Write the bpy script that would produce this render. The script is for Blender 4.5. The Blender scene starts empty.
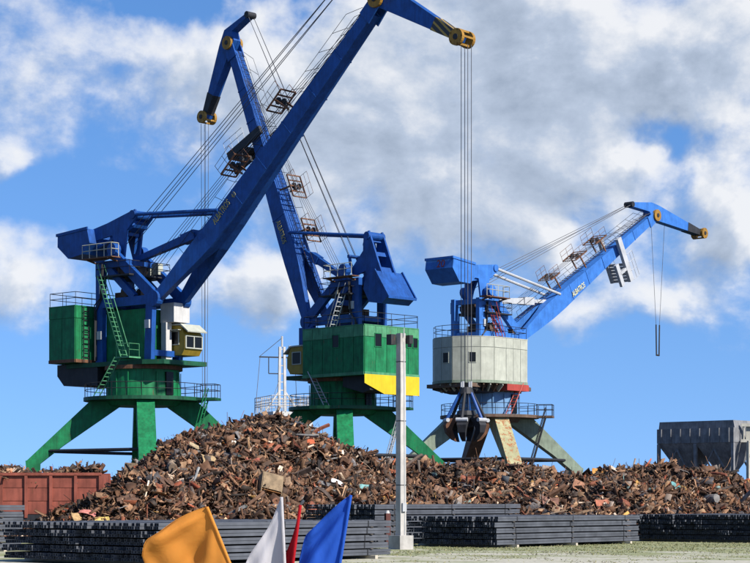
import bpy, math, random
import numpy as np
from mathutils import Vector, Matrix

R = math.radians
rng = random.Random(7)
nrng = np.random.default_rng(11)
scene = bpy.context.scene
col = scene.collection

# ------------------------------------------------------------------ camera
cd = bpy.data.cameras.new('camera')
cam = bpy.data.objects.new('camera', cd)
col.objects.link(cam)
cam.location = (0, 0, 2.0)
cam.rotation_euler = (R(90), 0, 0)
cd.sensor_width = 36.0
cd.lens = 36.0 * 1900 / 750
cd.shift_y = 218.5 / 750
cd.clip_start = 0.5
cd.clip_end = 20000
scene.camera = cam

# ------------------------------------------------------------------ sun and sky
SUN_AZ, SUN_EL = 51.0, 38.0          # degrees to the right of straight behind the camera / above the horizon
sd = (math.sin(R(SUN_AZ)) * math.cos(R(SUN_EL)), -math.cos(R(SUN_AZ)) * math.cos(R(SUN_EL)), math.sin(R(SUN_EL)))
ld = bpy.data.lights.new('sun', 'SUN')
ld.energy = 5.0
ld.angle = R(0.5)
ld.color = (1.0, 0.95, 0.87)
sun = bpy.data.objects.new('sun', ld)
col.objects.link(sun)
sun.location = (60, -30, 80)
sun.rotation_euler = Vector(sd).to_track_quat('Z', 'Y').to_euler()

world = bpy.data.worlds.new('World')
scene.world = world
world.use_nodes = True
wt = world.node_tree
wt.nodes.clear()


def wn(kind, **kw):
    n = wt.nodes.new(kind)
    for k, v in kw.items():
        setattr(n, k, v)
    return n


def wl(a, b):
    wt.links.new(a, b)


def wmath(op, a, b=None, c=None, clamp=False):
    n = wn('ShaderNodeMath', operation=op)
    n.use_clamp = clamp
    for i, v in enumerate((a, b, c)):
        if v is None:
            continue
        if isinstance(v, (int, float)):
            n.inputs[i].default_value = v
        else:
            wl(v, n.inputs[i])
    return n.outputs[0]


SKY_STRENGTH = 0.057
sky = wn('ShaderNodeTexSky', sky_type='NISHITA')
sky.sun_disc = False
sky.sun_elevation = R(SUN_EL)
sky.sun_rotation = math.atan2(sd[0], sd[1])
sky.altitude = 0
sky.air_density = 1.0
sky.dust_density = 0.2
sky.ozone_density = 1.6
skyhs = wn('ShaderNodeHueSaturation')
skyhs.inputs['Saturation'].default_value = 1.28
skyhs.inputs['Value'].default_value = 1.95
wl(sky.outputs[0], skyhs.inputs['Color'])

tc = wn('ShaderNodeTexCoord')
D = tc.outputs['Generated']
# cloud banks: (direction x, direction z, radius x, radius z, weight) of large air masses around the view
BANKS = [
    (0.050, 0.225, 0.100, 0.060, 0.27), (0.150, 0.240, 0.090, 0.045, 0.27), (0.045, 0.155, 0.080, 0.035, 0.25),
    (-0.110, 0.215, 0.060, 0.022, 0.17), (-0.180, 0.235, 0.040, 0.030, 0.14), (-0.065, 0.114, 0.026, 0.020, 0.25),
    (-0.188, 0.115, 0.030, 0.018, 0.20), (0.192, 0.145, 0.020, 0.028, 0.26), (-0.192, 0.185, 0.016, 0.014, 0.14),
    (0.115, 0.160, 0.045, 0.025, 0.16), (-0.030, 0.205, 0.035, 0.030, 0.14), (-0.120, 0.172, 0.025, 0.008, 0.10),
    (0.125, 0.100, 0.045, 0.014, 0.16),
    (-0.110, 0.262, 0.055, 0.016, -0.34), (-0.020, 0.268, 0.025, 0.010, -0.14), (0.160, 0.182, 0.022, 0.018, -0.30),
    (-0.165, 0.160, 0.04, 0.018, -0.20), (-0.100, 0.145, 0.035, 0.014, -0.16), (0.0, 0.035, 0.40, 0.036, -0.40),
]
# clear maritime air: the pale band at the horizon stays thin
sep = wn('ShaderNodeSeparateXYZ')
wl(D, sep.inputs[0])
cmb = wn('ShaderNodeCombineXYZ')
wl(sep.outputs[0], cmb.inputs[0])
wl(sep.outputs[1], cmb.inputs[1])
wl(wmath('ADD', wmath('MULTIPLY', sep.outputs[2], 0.9), 0.20), cmb.inputs[2])
nrm = wn('ShaderNodeVectorMath', operation='NORMALIZE')
wl(cmb.outputs[0], nrm.inputs[0])
wl(nrm.outputs[0], sky.inputs['Vector'])


def cloud_density(offset):
    """Billowy cloud cover around a direction shifted by offset."""
    add = wn('ShaderNodeVectorMath', operation='ADD')
    wl(D, add.inputs[0])
    add.inputs[1].default_value = offset
    mp = wn('ShaderNodeMapping')
    mp.inputs['Scale'].default_value = (1.0, 1.0, 1.35)
    wl(add.outputs[0], mp.inputs[0])
    n1 = wn('ShaderNodeTexNoise')
    n1.noise_dimensions = '3D'
    n1.inputs['Scale'].default_value = 11.0
    n1.inputs['Detail'].default_value = 10.0
    n1.inputs['Roughness'].default_value = 0.57
    n1.inputs['Distortion'].default_value = 0.25
    wl(mp.outputs[0], n1.inputs['Vector'])
    n2 = wn('ShaderNodeTexNoise')
    n2.inputs['Scale'].default_value = 48.0
    n2.inputs['Detail'].default_value = 8.0
    n2.inputs['Roughness'].default_value = 0.64
    wl(mp.outputs[0], n2.inputs['Vector'])
    d = wmath('ADD', wmath('MULTIPLY', n1.outputs['Fac'], 0.80), wmath('MULTIPLY', n2.outputs['Fac'], 0.20))
    nw = wn('ShaderNodeTexNoise')
    nw.inputs['Scale'].default_value = 22.0
    nw.inputs['Detail'].default_value = 5.0
    wl(add.outputs[0], nw.inputs['Vector'])
    wo_ = wn('ShaderNodeVectorMath', operation='MULTIPLY_ADD')
    wl(nw.outputs['Color'], wo_.inputs[0])
    wo_.inputs[1].default_value = (0.11, 0.0, 0.08)
    wo_.inputs[2].default_value = (-0.055, 0.0, -0.04)
    wa = wn('ShaderNodeVectorMath', operation='ADD')
    wl(add.outputs[0], wa.inputs[0])
    wl(wo_.outputs[0], wa.inputs[1])
    s2 = wn('ShaderNodeSeparateXYZ')
    wl(wa.outputs[0], s2.inputs[0])
    tot = d
    for (bx_, bz_, rx_, rz_, w_) in BANKS:
        u = wmath('DIVIDE', wmath('SUBTRACT', s2.outputs[0], bx_), rx_)
        v = wmath('DIVIDE', wmath('SUBTRACT', s2.outputs[2], bz_), rz_)
        w2 = wmath('DIVIDE', wmath('SUBTRACT', s2.outputs[1], 0.97), 0.5)
        r2 = wmath('ADD', wmath('ADD', wmath('MULTIPLY', u, u), wmath('MULTIPLY', v, v)), wmath('MULTIPLY', w2, w2))
        g = wmath('MULTIPLY', wmath('POWER', 2.71828, wmath('MULTIPLY', r2, -0.9)), w_)
        tot = wmath('ADD', tot, g)
    return tot


dens = cloud_density((0, 0, 0))
dens_s = cloud_density((0.010, 0.0, 0.012))
cov = wn('ShaderNodeMapRange', interpolation_type='SMOOTHSTEP')
cov.inputs['From Min'].default_value = 0.49
cov.inputs['From Max'].default_value = 0.78
wl(dens, cov.inputs['Value'])
thick = wn('ShaderNodeMapRange', interpolation_type='SMOOTHSTEP')
thick.inputs['From Min'].default_value = 0.64
thick.inputs['From Max'].default_value = 0.92
wl(dens, thick.inputs['Value'])
rel = wmath('ADD', wmath('MULTIPLY', wmath('SUBTRACT', dens, dens_s), 3.4), 0.72)
shade = wmath('SUBTRACT', rel, wmath('MULTIPLY', thick.outputs[0], 0.44), clamp=True)
ramp = wn('ShaderNodeValToRGB')
e = ramp.color_ramp.elements
e[0].position = 0.0
e[0].color = (0.36, 0.43, 0.54, 1)
e[1].position = 0.9
e[1].color = (0.92, 0.93, 0.95, 1)
m_ = e.new(0.42)
m_.color = (0.52, 0.60, 0.73, 1)
wl(shade, ramp.inputs[0])
cs = wn('ShaderNodeVectorMath', operation='SCALE')
cs.inputs['Scale'].default_value = 0.575 / SKY_STRENGTH
wl(ramp.outputs[0], cs.inputs[0])
mixc = wn('ShaderNodeMix', data_type='RGBA')
wl(wmath('MULTIPLY', cov.outputs[0], 0.93), mixc.inputs['Factor'])
skyt = wn('ShaderNodeMix', data_type='RGBA', blend_type='MULTIPLY')
skyt.inputs['Factor'].default_value = 1.0
skyt.inputs[7].default_value = (0.95, 0.90, 0.99, 1)
wl(skyhs.outputs[0], skyt.inputs[6])
wl(skyt.outputs[2], mixc.inputs[6])
wl(cs.outputs[0], mixc.inputs[7])
bg = wn('ShaderNodeBackground')
bg.inputs['Strength'].default_value = SKY_STRENGTH
wl(mixc.outputs[2], bg.inputs['Color'])
wo = wn('ShaderNodeOutputWorld')
wl(bg.outputs[0], wo.inputs['Surface'])

vs = scene.view_settings
vs.view_transform = 'Standard'
vs.look = 'None'
vs.exposure = 0.8
vs.gamma = 1.0
scene.cycles.max_bounces = 6

# ------------------------------------------------------------------ materials
MATS = {}


def material(name, rgb, rough=0.6, var=0.25, rust=0.0, scale=1.2, metal=0.0, bump=0.0, streak=True, rust_col=(0.13, 0.05, 0.025), spec=0.25):
    """Painted or bare surface with uneven tone, dirt streaks and rust patches."""
    if name in MATS:
        return MATS[name]
    rgb = tuple(c * 0.82 for c in rgb)
    rust_col = tuple(c * 0.85 for c in rust_col)
    m = bpy.data.materials.new(name)
    m.use_nodes = True
    t = m.node_tree
    b = t.nodes['Principled BSDF']
    b.inputs['Roughness'].default_value = rough
    b.inputs['Metallic'].default_value = metal
    b.inputs['Specular IOR Level'].default_value = spec
    co = t.nodes.new('ShaderNodeTexCoord')
    oi = t.nodes.new('ShaderNodeObjectInfo')
    ofs = t.nodes.new('ShaderNodeVectorMath')
    ofs.operation = 'ADD'
    t.links.new(co.outputs['Object'], ofs.inputs[0])
    mul = t.nodes.new('ShaderNodeMath')
    mul.operation = 'MULTIPLY'
    mul.inputs[1].default_value = 37.0
    t.links.new(oi.outputs['Random'], mul.inputs[0])
    t.links.new(mul.outputs[0], ofs.inputs[1])
    n = t.nodes.new('ShaderNodeTexNoise')
    n.inputs['Scale'].default_value = scale
    n.inputs['Detail'].default_value = 6
    n.inputs['Roughness'].default_value = 0.62
    t.links.new(ofs.outputs[0], n.inputs['Vector'])
    mpg = t.nodes.new('ShaderNodeMapping')
    mpg.inputs['Scale'].default_value = (3.5, 3.5, 0.35) if streak else (2.2, 2.2, 2.2)
    t.links.new(ofs.outputs[0], mpg.inputs[0])
    n2 = t.nodes.new('ShaderNodeTexNoise')
    n2.inputs['Scale'].default_value = scale * 1.3
    n2.inputs['Detail'].default_value = 5
    t.links.new(mpg.outputs[0], n2.inputs['Vector'])
    r1 = t.nodes.new('ShaderNodeValToRGB')
    lo = tuple(c * (1 - var) for c in rgb)
    hi = tuple(min(0.9, c * (1 + var)) for c in rgb)
    r1.color_ramp.elements[0].position = 0.3
    r1.color_ramp.elements[0].color = (*lo, 1)
    r1.color_ramp.elements[1].position = 0.72
    r1.color_ramp.elements[1].color = (*hi, 1)
    t.links.new(n.outputs['Fac'], r1.inputs[0])
    last = r1.outputs[0]
    mx = t.nodes.new('ShaderNodeMix')
    mx.data_type = 'RGBA'
    mx.blend_type = 'MULTIPLY'
    r2 = t.nodes.new('ShaderNodeValToRGB')
    r2.color_ramp.elements[0].position = 0.25
    r2.color_ramp.elements[0].color = (1 - var, 1 - var, 1 - var, 1)
    r2.color_ramp.elements[1].position = 0.6
    r2.color_ramp.elements[1].color = (1, 1, 1, 1)
    t.links.new(n2.outputs['Fac'], r2.inputs[0])
    mx.inputs['Factor'].default_value = 1.0
    t.links.new(last, mx.inputs[6])
    t.links.new(r2.outputs[0], mx.inputs[7])
    last = mx.outputs[2]
    if rust > 0:
        n3 = t.nodes.new('ShaderNodeTexNoise')
        n3.inputs['Scale'].default_value = scale * 2.1
        n3.inputs['Detail'].default_value = 9
        n3.inputs['Roughness'].default_value = 0.7
        t.links.new(mpg.outputs[0] if streak else ofs.outputs[0], n3.inputs['Vector'])
        r3 = t.nodes.new('ShaderNodeValToRGB')
        p = 0.72 - 0.3 * rust
        r3.color_ramp.elements[0].position = p
        r3.color_ramp.elements[0].color = (0, 0, 0, 1)
        r3.color_ramp.elements[1].position = p + 0.07
        r3.color_ramp.elements[1].color = (1, 1, 1, 1)
        t.links.new(n3.outputs['Fac'], r3.inputs[0])
        mr = t.nodes.new('ShaderNodeMix')
        mr.data_type = 'RGBA'
        t.links.new(r3.outputs[0], mr.inputs['Factor'])
        t.links.new(last, mr.inputs[6])
        mr.inputs[7].default_value = (*rust_col, 1)
        last = mr.outputs[2]
    t.links.new(last, b.inputs['Base Color'])
    if bump > 0:
        bp = t.nodes.new('ShaderNodeBump')
        bp.inputs['Strength'].default_value = bump
        bp.inputs['Distance'].default_value = 0.05
        t.links.new(n.outputs['Fac'], bp.inputs['Height'])
        t.links.new(bp.outputs[0], b.inputs['Normal'])
    MATS[name] = m
    return m


M_blue = material('blue_paint', (0.010, 0.068, 0.27), 0.5, 0.28, 0.16)
M_blue_faded = material('faded_blue_paint', (0.038, 0.155, 0.48), 0.5, 0.2, 0.12)
M_green = material('green_paint', (0.007, 0.165, 0.058), 0.6, 0.36, 0.32)
M_green_pale = material('pale_green_paint', (0.07, 0.25, 0.12), 0.6, 0.3, 0.3)
M_darkgreen = material('dark_green_paint', (0.008, 0.075, 0.035), 0.6, 0.3, 0.35)
M_yellow = material('yellow_paint', (0.62, 0.43, 0.015), 0.5, 0.12, 0.08)
M_ochre = material('ochre_paint', (0.36, 0.24, 0.03), 0.55, 0.18, 0.12)
M_cream = material('cream_paint', (0.40, 0.41, 0.34), 0.6, 0.16, 0.16)
M_white = material('white_paint', (0.50, 0.49, 0.47), 0.55, 0.14, 0.18)
M_redp = material('red_oxide_paint', (0.36, 0.055, 0.04), 0.6, 0.2, 0.2)
M_lightblue = material('light_blue_paint', (0.13, 0.26, 0.45), 0.55, 0.18, 0.15)
M_dark = material('dark_steel', (0.025, 0.026, 0.03), 0.6, 0.3, 0.3)
M_rusty = material('rusty_steel', (0.14, 0.065, 0.035), 0.75, 0.4, 0.45, rust_col=(0.25, 0.11, 0.05))
M_graygreen = material('grey_green_paint', (0.22, 0.27, 0.20), 0.65, 0.25, 0.35)
M_rustleg = material('peeling_ochre_paint', (0.38, 0.36, 0.20), 0.7, 0.25, 0.7, scale=0.4, rust_col=(0.30, 0.12, 0.05))
M_brownleg = material('brown_primer', (0.13, 0.085, 0.06), 0.7, 0.3, 0.5)
M_galv = material('galvanised_steel', (0.42, 0.43, 0.44), 0.45, 0.15, 0.1)
M_rope = material('wire_rope', (0.09, 0.09, 0.10), 0.6, 0.2, 0.0)
M_glass = material('dark_glass', (0.006, 0.007, 0.008), 0.3, 0.1, 0.0, spec=0.2)
M_gold = material('ochre_sheave_paint', (0.32, 0.17, 0.025), 0.55, 0.3, 0.5)
M_letter = material('faded_yellow_lettering', (0.42, 0.36, 0.12), 0.6, 0.3, 0.1)
M_letter_b = material('pale_yellow_lettering', (0.72, 0.66, 0.30), 0.6, 0.2, 0.05)
M_track = material('machinery_grease', (0.09, 0.06, 0.045), 0.65, 0.4, 0.4)


def stripe_material():
    m = bpy.data.materials.new('warning_stripes')
    m.use_nodes = True
    t = m.node_tree
    b = t.nodes['Principled BSDF']
    b.inputs['Roughness'].default_value = 0.6
    co = t.nodes.new('ShaderNodeTexCoord')
    w = t.nodes.new('ShaderNodeTexWave')
    w.wave_type = 'BANDS'
    w.bands_direction = 'DIAGONAL'
    w.inputs['Scale'].default_value = 1.1
    w.inputs['Distortion'].default_value = 0.3
    t.links.new(co.outputs['Object'], w.inputs['Vector'])
    r = t.nodes.new('ShaderNodeValToRGB')
    r.color_ramp.interpolation = 'CONSTANT'
    r.color_ramp.elements[0].color = (0.02, 0.02, 0.022, 1)
    r.color_ramp.elements[1].position = 0.72
    r.color_ramp.elements[1].color = (0.30, 0.19, 0.03, 1)
    t.links.new(w.outputs['Fac'], r.inputs[0])
    t.links.new(r.outputs[0], b.inputs['Base Color'])
    return m


M_stripe = stripe_material()

# ------------------------------------------------------------------ mesh helpers


class MB:
    """Collects shapes and links them as ONE mesh object."""

    def __init__(self):
        self.v = []
        self.f = []

    def add(self, vs_, fs_):
        o = len(self.v)
        self.v.extend([tuple(p) for p in vs_])
        self.f.extend([tuple(i + o for i in f) for f in fs_])
        return self

    def box(self, c, s, rz=0.0):
        cx, cy, cz = c
        hx, hy, hz = s[0] / 2, s[1] / 2, s[2] / 2
        ca, sa = math.cos(rz), math.sin(rz)
        vs_ = []
        for z in (-hz, hz):
            for (x, y) in ((-hx, -hy), (hx, -hy), (hx, hy), (-hx, hy)):
                vs_.append((cx + x * ca - y * sa, cy + x * sa + y * ca, cz + z))
        return self.add(vs_, [(3, 2, 1, 0), (4, 5, 6, 7), (0, 1, 5, 4), (1, 2, 6, 5), (2, 3, 7, 6), (3, 0, 4, 7)])

    def beam(self, p, q, w, h, w2=None, h2=None, up=(0, 0, 1)):
        p, q = Vector(p), Vector(q)
        d = (q - p).normalized()
        u = Vector(up)
        if abs(d.dot(u)) > 0.98:
            u = Vector((1, 0, 0))
        s = d.cross(u).normalized()
        u = s.cross(d).normalized()
        w2 = w if w2 is None else w2
        h2 = h if h2 is None else h2
        vs_ = []
        for (c, a, b) in ((p, w / 2, h / 2), (q, w2 / 2, h2 / 2)):
            for (i, j) in ((-1, -1), (1, -1), (1, 1), (-1, 1)):
                vs_.append(c + s * a * i + u * b * j)
        return self.add(vs_, [(0, 1, 2, 3), (7, 6, 5, 4), (0, 4, 5, 1), (1, 5, 6, 2), (2, 6, 7, 3), (3, 7, 4, 0)])

    def tube(self, p, q, r, n=6, r2=None, caps=True):
        p, q = Vector(p), Vector(q)
        d = (q - p).normalized()
        u = Vector((0, 0, 1)) if abs(d.z) < 0.95 else Vector((1, 0, 0))
        s = d.cross(u).normalized()
        u = s.cross(d)
        r2 = r if r2 is None else r2
        vs_ = []
        for (c, rr) in ((p, r), (q, r2)):
            for k in range(n):
                a = 2 * math.pi * k / n
                vs_.append(c + s * math.cos(a) * rr + u * math.sin(a) * rr)
        fs_ = [(k, (k + 1) % n, n + (k + 1) % n, n + k) for k in range(n)]
        if caps:
            fs_ += [tuple(range(n - 1, -1, -1)), tuple(range(n, 2 * n))]
        return self.add(vs_, fs_)

    def path(self, pts, r, n=5):
        for a, b in zip(pts[:-1], pts[1:]):
            self.tube(a, b, r, n)
        return self

    def prism(self, poly, lo, hi, axis='y'):
        """Extrude a polygon; axis 'y': poly is (x, z); axis 'z': poly is (x, y)."""
        n = len(poly)
        if axis == 'y':
            vs_ = [(x, lo, z) for x, z in poly] + [(x, hi, z) for x, z in poly]
        else:
            vs_ = [(x, y, lo) for x, y in poly] + [(x, y, hi) for x, y in poly]
        fs_ = [tuple(range(n)), tuple(range(2 * n - 1, n - 1, -1))]
        fs_ += [((k + 1) % n, k, n + k, n + (k + 1) % n) for k in range(n)]
        return self.add(vs_, fs_)

    def disc(self, c, r, z0, z1, n=36, r2=None):
        r2 = r if r2 is None else r2
        vs_ = [(c[0] + r * math.cos(2 * math.pi * k / n), c[1] + r * math.sin(2 * math.pi * k / n), z0) for k in range(n)]
        vs_ += [(c[0] + r2 * math.cos(2 * math.pi * k / n), c[1] + r2 * math.sin(2 * math.pi * k / n), z1) for k in range(n)]
        fs_ = [tuple(range(n - 1, -1, -1)), tuple(range(n, 2 * n))] + [(k, (k + 1) % n, n + (k + 1) % n, n + k) for k in range(n)]
        return self.add(vs_, fs_)

    def wheel(self, c, axis, r, w, n=18):
        a = Vector(axis).normalized() * w / 2
        c = Vector(c)
        return self.tube(c - a, c + a, r, n)

    def rotz(self, a):
        ca, sa = math.cos(a), math.sin(a)
        self.v = [(x * ca - y * sa, x * sa + y * ca, z) for x, y, z in self.v]
        return self

    def mesh(self, name, smooth=False):
        me = bpy.data.meshes.new(name)
        me.from_pydata(self.v, [], self.f)
        import bmesh
        bm = bmesh.new()
        bm.from_mesh(me)
        bmesh.ops.recalc_face_normals(bm, faces=bm.faces)
        bm.to_mesh(me)
        bm.free()
        if smooth:
            for p in me.polygons:
                p.use_smooth = True
        return me

    def build(self, name, mat, parent=None, smooth=False):
        return link(name, self.mesh(name, smooth), mat, parent)


def link(name, me, mat=None, parent=None):
    o = bpy.data.objects.new(name, me)
    if mat is not None and len(me.materials) == 0:
        me.materials.append(mat)
    col.objects.link(o)
    if parent is not None:
        o.parent = parent
    return o


def tag(o, label=None, cat=None, group=None, kind=None):
    for k, v in (('label', label), ('category', cat), ('group', group), ('kind', kind)):
        if v:
            o[k] = v
    return o


def thing(name, loc, rz, label, cat, group=None):
    o = bpy.data.objects.new(name, None)
    o.empty_display_size = 0.2
    col.objects.link(o)
    o.location = loc
    o.rotation_euler = (0, 0, rz)
    return tag(o, label, cat, group)


def railing(mb, pts, h=1.05, r=0.028, closed=False, post=1.3):
    pts = [Vector(p) for p in pts]
    if closed:
        pts.append(pts[0])
    for a, b in zip(pts[:-1], pts[1:]):
        for k in (h, h * 0.55):
            mb.tube(a + Vector((0, 0, k)), b + Vector((0, 0, k)), r, 4)
        n = max(1, round((b - a).length / post))
        for i in range(n + 1):
            p = a.lerp(b, i / n)
            mb.tube(p, p + Vector((0, 0, h)), r, 4)


def ladder(mb, p, q, width, side, step=0.3, r=0.03):
    p, q = Vector(p), Vector(q)
    s = Vector(side).normalized() * width / 2
    mb.tube(p - s, q - s, r * 1.3, 4)
    mb.tube(p + s, q + s, r * 1.3, 4)
    n = int((q - p).length / step)
    for i in range(1, n):
        c = p.lerp(q, i / n)
        mb.tube(c - s, c + s, r, 4)


# ------------------------------------------------------------------ ground and sea
def ground_material():
    m = bpy.data.materials.new('sandy_yard_ground')
    m.use_nodes = True
    t = m.node_tree
    b = t.nodes['Principled BSDF']
    b.inputs['Roughness'].default_value = 0.95
    co = t.nodes.new('ShaderNodeTexCoord')
    n = t.nodes.new('ShaderNodeTexNoise')
    n.inputs['Scale'].default_value = 0.35
    n.inputs['Detail'].default_value = 8
    t.links.new(co.outputs['Object'], n.inputs['Vector'])
    r = t.nodes.new('ShaderNodeValToRGB')
    r.color_ramp.elements[0].position = 0.40
    r.color_ramp.elements[0].color = (0.34, 0.32, 0.25, 1)
    r.color_ramp.elements[1].position = 0.58
    r.color_ramp.elements[1].color = (0.18, 0.19, 0.085, 1)
    sx = t.nodes.new('ShaderNodeSeparateXYZ')
    t.links.new(co.outputs['Object'], sx.inputs[0])
    mr = t.nodes.new('ShaderNodeMapRange')
    mr.inputs['From Min'].default_value = 62.0
    mr.inputs['From Max'].default_value = 82.0
    mr.inputs['To Min'].default_value = -0.10
    mr.inputs['To Max'].default_value = 0.16
    t.links.new(sx.outputs[1], mr.inputs['Value'])
    ad = t.nodes.new('ShaderNodeMath')
    ad.operation = 'ADD'
    t.links.new(n.outputs['Fac'], ad.inputs[0])
    t.links.new(mr.outputs[0], ad.inputs[1])
    t.links.new(ad.outputs[0], r.inputs[0])
    n2 = t.nodes.new('ShaderNodeTexNoise')
    n2.inputs['Scale'].default_value = 6.0
    n2.inputs['Detail'].default_value = 8
    t.links.new(co.outputs['Object'], n2.inputs['Vector'])
    mx = t.nodes.new('ShaderNodeMix')
    mx.data_type = 'RGBA'
    mx.blend_type = 'OVERLAY'
    mx.inputs['Factor'].default_value = 0.6
    t.links.new(r.outputs[0], mx.inputs[6])
    t.links.new(n2.outputs['Fac'], mx.inputs[7])
    t.links.new(mx.outputs[2], b.inputs['Base Color'])
    bp = t.nodes.new('ShaderNodeBump')
    bp.inputs['Strength'].default_value = 0.5
    bp.inputs['Distance'].default_value = 0.06
    t.links.new(n2.outputs['Fac'], bp.inputs['Height'])
    t.links.new(bp.outputs[0], b.inputs['Normal'])
    return m


M_ground = ground_material()
g = MB().add([(-1500, -300, 0), (1500, -300, 0), (1500, 213, 0), (-1500, 213, 0)], [(0, 1, 2, 3)])
g.add([(-1500, 213, 0), (1500, 213, 0), (1500, 213, -4), (-1500, 213, -4)], [(0, 3, 2, 1)])
tag(g.build('ground', M_ground), 'sandy yard ground with patchy short grass', kind='structure')
M_apron = material('low_bounce_asphalt', (0.06, 0.055, 0.05), 0.9, 0.35, 0.3, scale=0.3, streak=False)  # dark sheet added over the ground to cut light bouncing up under the cranes
tag(MB().add([(-200, 92, 0.004), (200, 92, 0.004), (200, 212.9, 0.004), (-200, 212.9, 0.004)], [(0, 1, 2, 3)]).build('low_bounce_apron', M_apron), 'dark asphalt sheet on the crane quay, added to cut bounced light', kind='structure')
M_water = material('sea_water', (0.02, 0.06, 0.09), 0.15, 0.2, 0, bump=0.4, streak=False)
tag(MB().add([(-9000, 212, -2.2), (9000, 212, -2.2), (9000, 15000, -2.2), (-9000, 15000, -2.2)], [(0, 1, 2, 3)]).build('water', M_water), 'sea water behind the quay', kind='structure')


def vcol_material(name, rough=0.75, noise=0.35, scale=3.0):
    m = bpy.data.materials.new(name)
    m.use_nodes = True
    t = m.node_tree
    b = t.nodes['Principled BSDF']
    b.inputs['Roughness'].default_value = rough
    b.inputs['Specular IOR Level'].default_value = 0.35
    a = t.nodes.new('ShaderNodeAttribute')
    a.attribute_name = 'piece_colour'
    co = t.nodes.new('ShaderNodeTexCoord')
    n = t.nodes.new('ShaderNodeTexNoise')
    n.inputs['Scale'].default_value = scale
    n.inputs['Detail'].default_value = 7
    n.inputs['Roughness'].default_value = 0.7
    t.links.new(co.outputs['Object'], n.inputs['Vector'])
    r = t.nodes.new('ShaderNodeValToRGB')
    r.color_ramp.elements[0].position = 0.35
    r.color_ramp.elements[0].color = (1 - noise, (1 - noise) * 0.9, (1 - noise) * 0.8, 1)
    r.color_ramp.elements[1].position = 0.6
    r.color_ramp.elements[1].color = (1.1, 1.1, 1.1, 1)
    t.links.new(n.outputs['Fac'], r.inputs[0])
    mx = t.nodes.new('ShaderNodeMix')
    mx.data_type = 'RGBA'
    mx.blend_type = 'MULTIPLY'
    mx.inputs['Factor'].default_value = 1.0
    t.links.new(a.outputs['Color'], mx.inputs[6])
    t.links.new(r.outputs[0], mx.inputs[7])
    t.links.new(mx.outputs[2], b.inputs['Base Color'])
    return m


M_scrap = vcol_material('mixed_scrap_metal')
M_grass = vcol_material('grass_blades', 0.8, 0.2)

# ------------------------------------------------------------------ portal cranes
FOOT = Vector((2.9, 0, 17.5))
PIV = (-1.8, 21.7)


def text_mesh(body, size, depth=0.012):
    c = bpy.data.curves.new('lettering', 'FONT')
    c.body = body
    c.size = size
    c.extrude = depth
    c.align_x = 'LEFT'
    c.align_y = 'CENTER'
    o = bpy.data.objects.new('lettering', c)
    col.objects.link(o)
    dg = bpy.context.evaluated_depsgraph_get()
    me = bpy.data.meshes.new_from_object(o.evaluated_get(dg))
    bpy.data.objects.remove(o)
    bpy.data.curves.remove(c)
    return me


def make_house(root, poly, z0, z1, mat, band_mat, openings, sill_mat, pw=1.25):
    """Machine house with an outline poly (x, y) counter-clockwise, clad in separate panels."""
    core = MB().prism(poly, z0, z1, 'z').build('machine_house', mat, root)
    n = len(poly)
    cx = sum(p[0] for p in poly) / n
    cy = sum(p[1] for p in poly) / n
    zt = z1 - 0.95
    for k in range(n):
        a, b = Vector((*poly[k], 0)), Vector((*poly[(k + 1) % n], 0))
        e_ = b - a
        L = e_.length
        e_ = e_.normalized()
        nn = Vector((e_.y, -e_.x, 0))
        rz = math.atan2(e_.y, e_.x)
        m = max(1, round(L / pw))
        w = L / m
        for i in range(m):
            c = a + e_ * (w * (i + 0.5)) + nn * 0.02
            MB().box((c.x, c.y, (z0 + zt) / 2 + 0.01), (w - 0.05, 0.06, zt - z0 - 0.06), rz).build('panel', mat, core)
            MB().box((c.x, c.y, (zt + z1) / 2), (w - 0.03, 0.07, z1 - zt - 0.05), rz).build('panel', band_mat, core)
        for (ek, t, zc, ow, oh) in openings:
            if ek != k:
                continue
            c = a + e_ * (t * L) + nn * 0.055
            w_o = MB()
            for s in (-1, 1):
                q = c + e_ * s * (ow / 2 + 0.03)
                w_o.box((q.x, q.y, zc), (0.06, 0.09, oh + 0.12), rz)
                w_o.box((c.x, c.y, zc + s * (oh / 2 + 0.03)), (ow, 0.09, 0.06), rz)
            w_o.build('window_frame', mat, core)
            MB().box((c.x, c.y, zc), (ow, 0.03, oh), rz).build('window', M_glass, core)
    # roof sheet with a small overhang
    rp = [(cx + (x - cx) * 1.012, cy + (y - cy) * 1.012) for x, y in poly]
    MB().prism(rp, z1, z1 + 0.07, 'z').build('roof', band_mat, core)
    for k in range(n):
        a, b = Vector((*poly[k], 0)), Vector((*poly[(k + 1) % n], 0))
        q = (a + b) / 2
        e_ = (b - a).normalized()
        q = q + Vector((e_.y, -e_.x, 0)) * 0.06
        MB().box((q.x, q.y, z0 + 0.13), ((b - a).length + 0.02, 0.05, 0.26), math.atan2(e_.y, e_.x)).build('base_strip', sill_mat, core)
    rl = MB()
    railing(rl, [(cx + (x - cx) * 0.985, cy + (y - cy) * 0.985, z1 + 0.07) for x, y in poly], closed=True, post=1.5)
    rl.build('roof_railing', M_dark, core)
    return core


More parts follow.
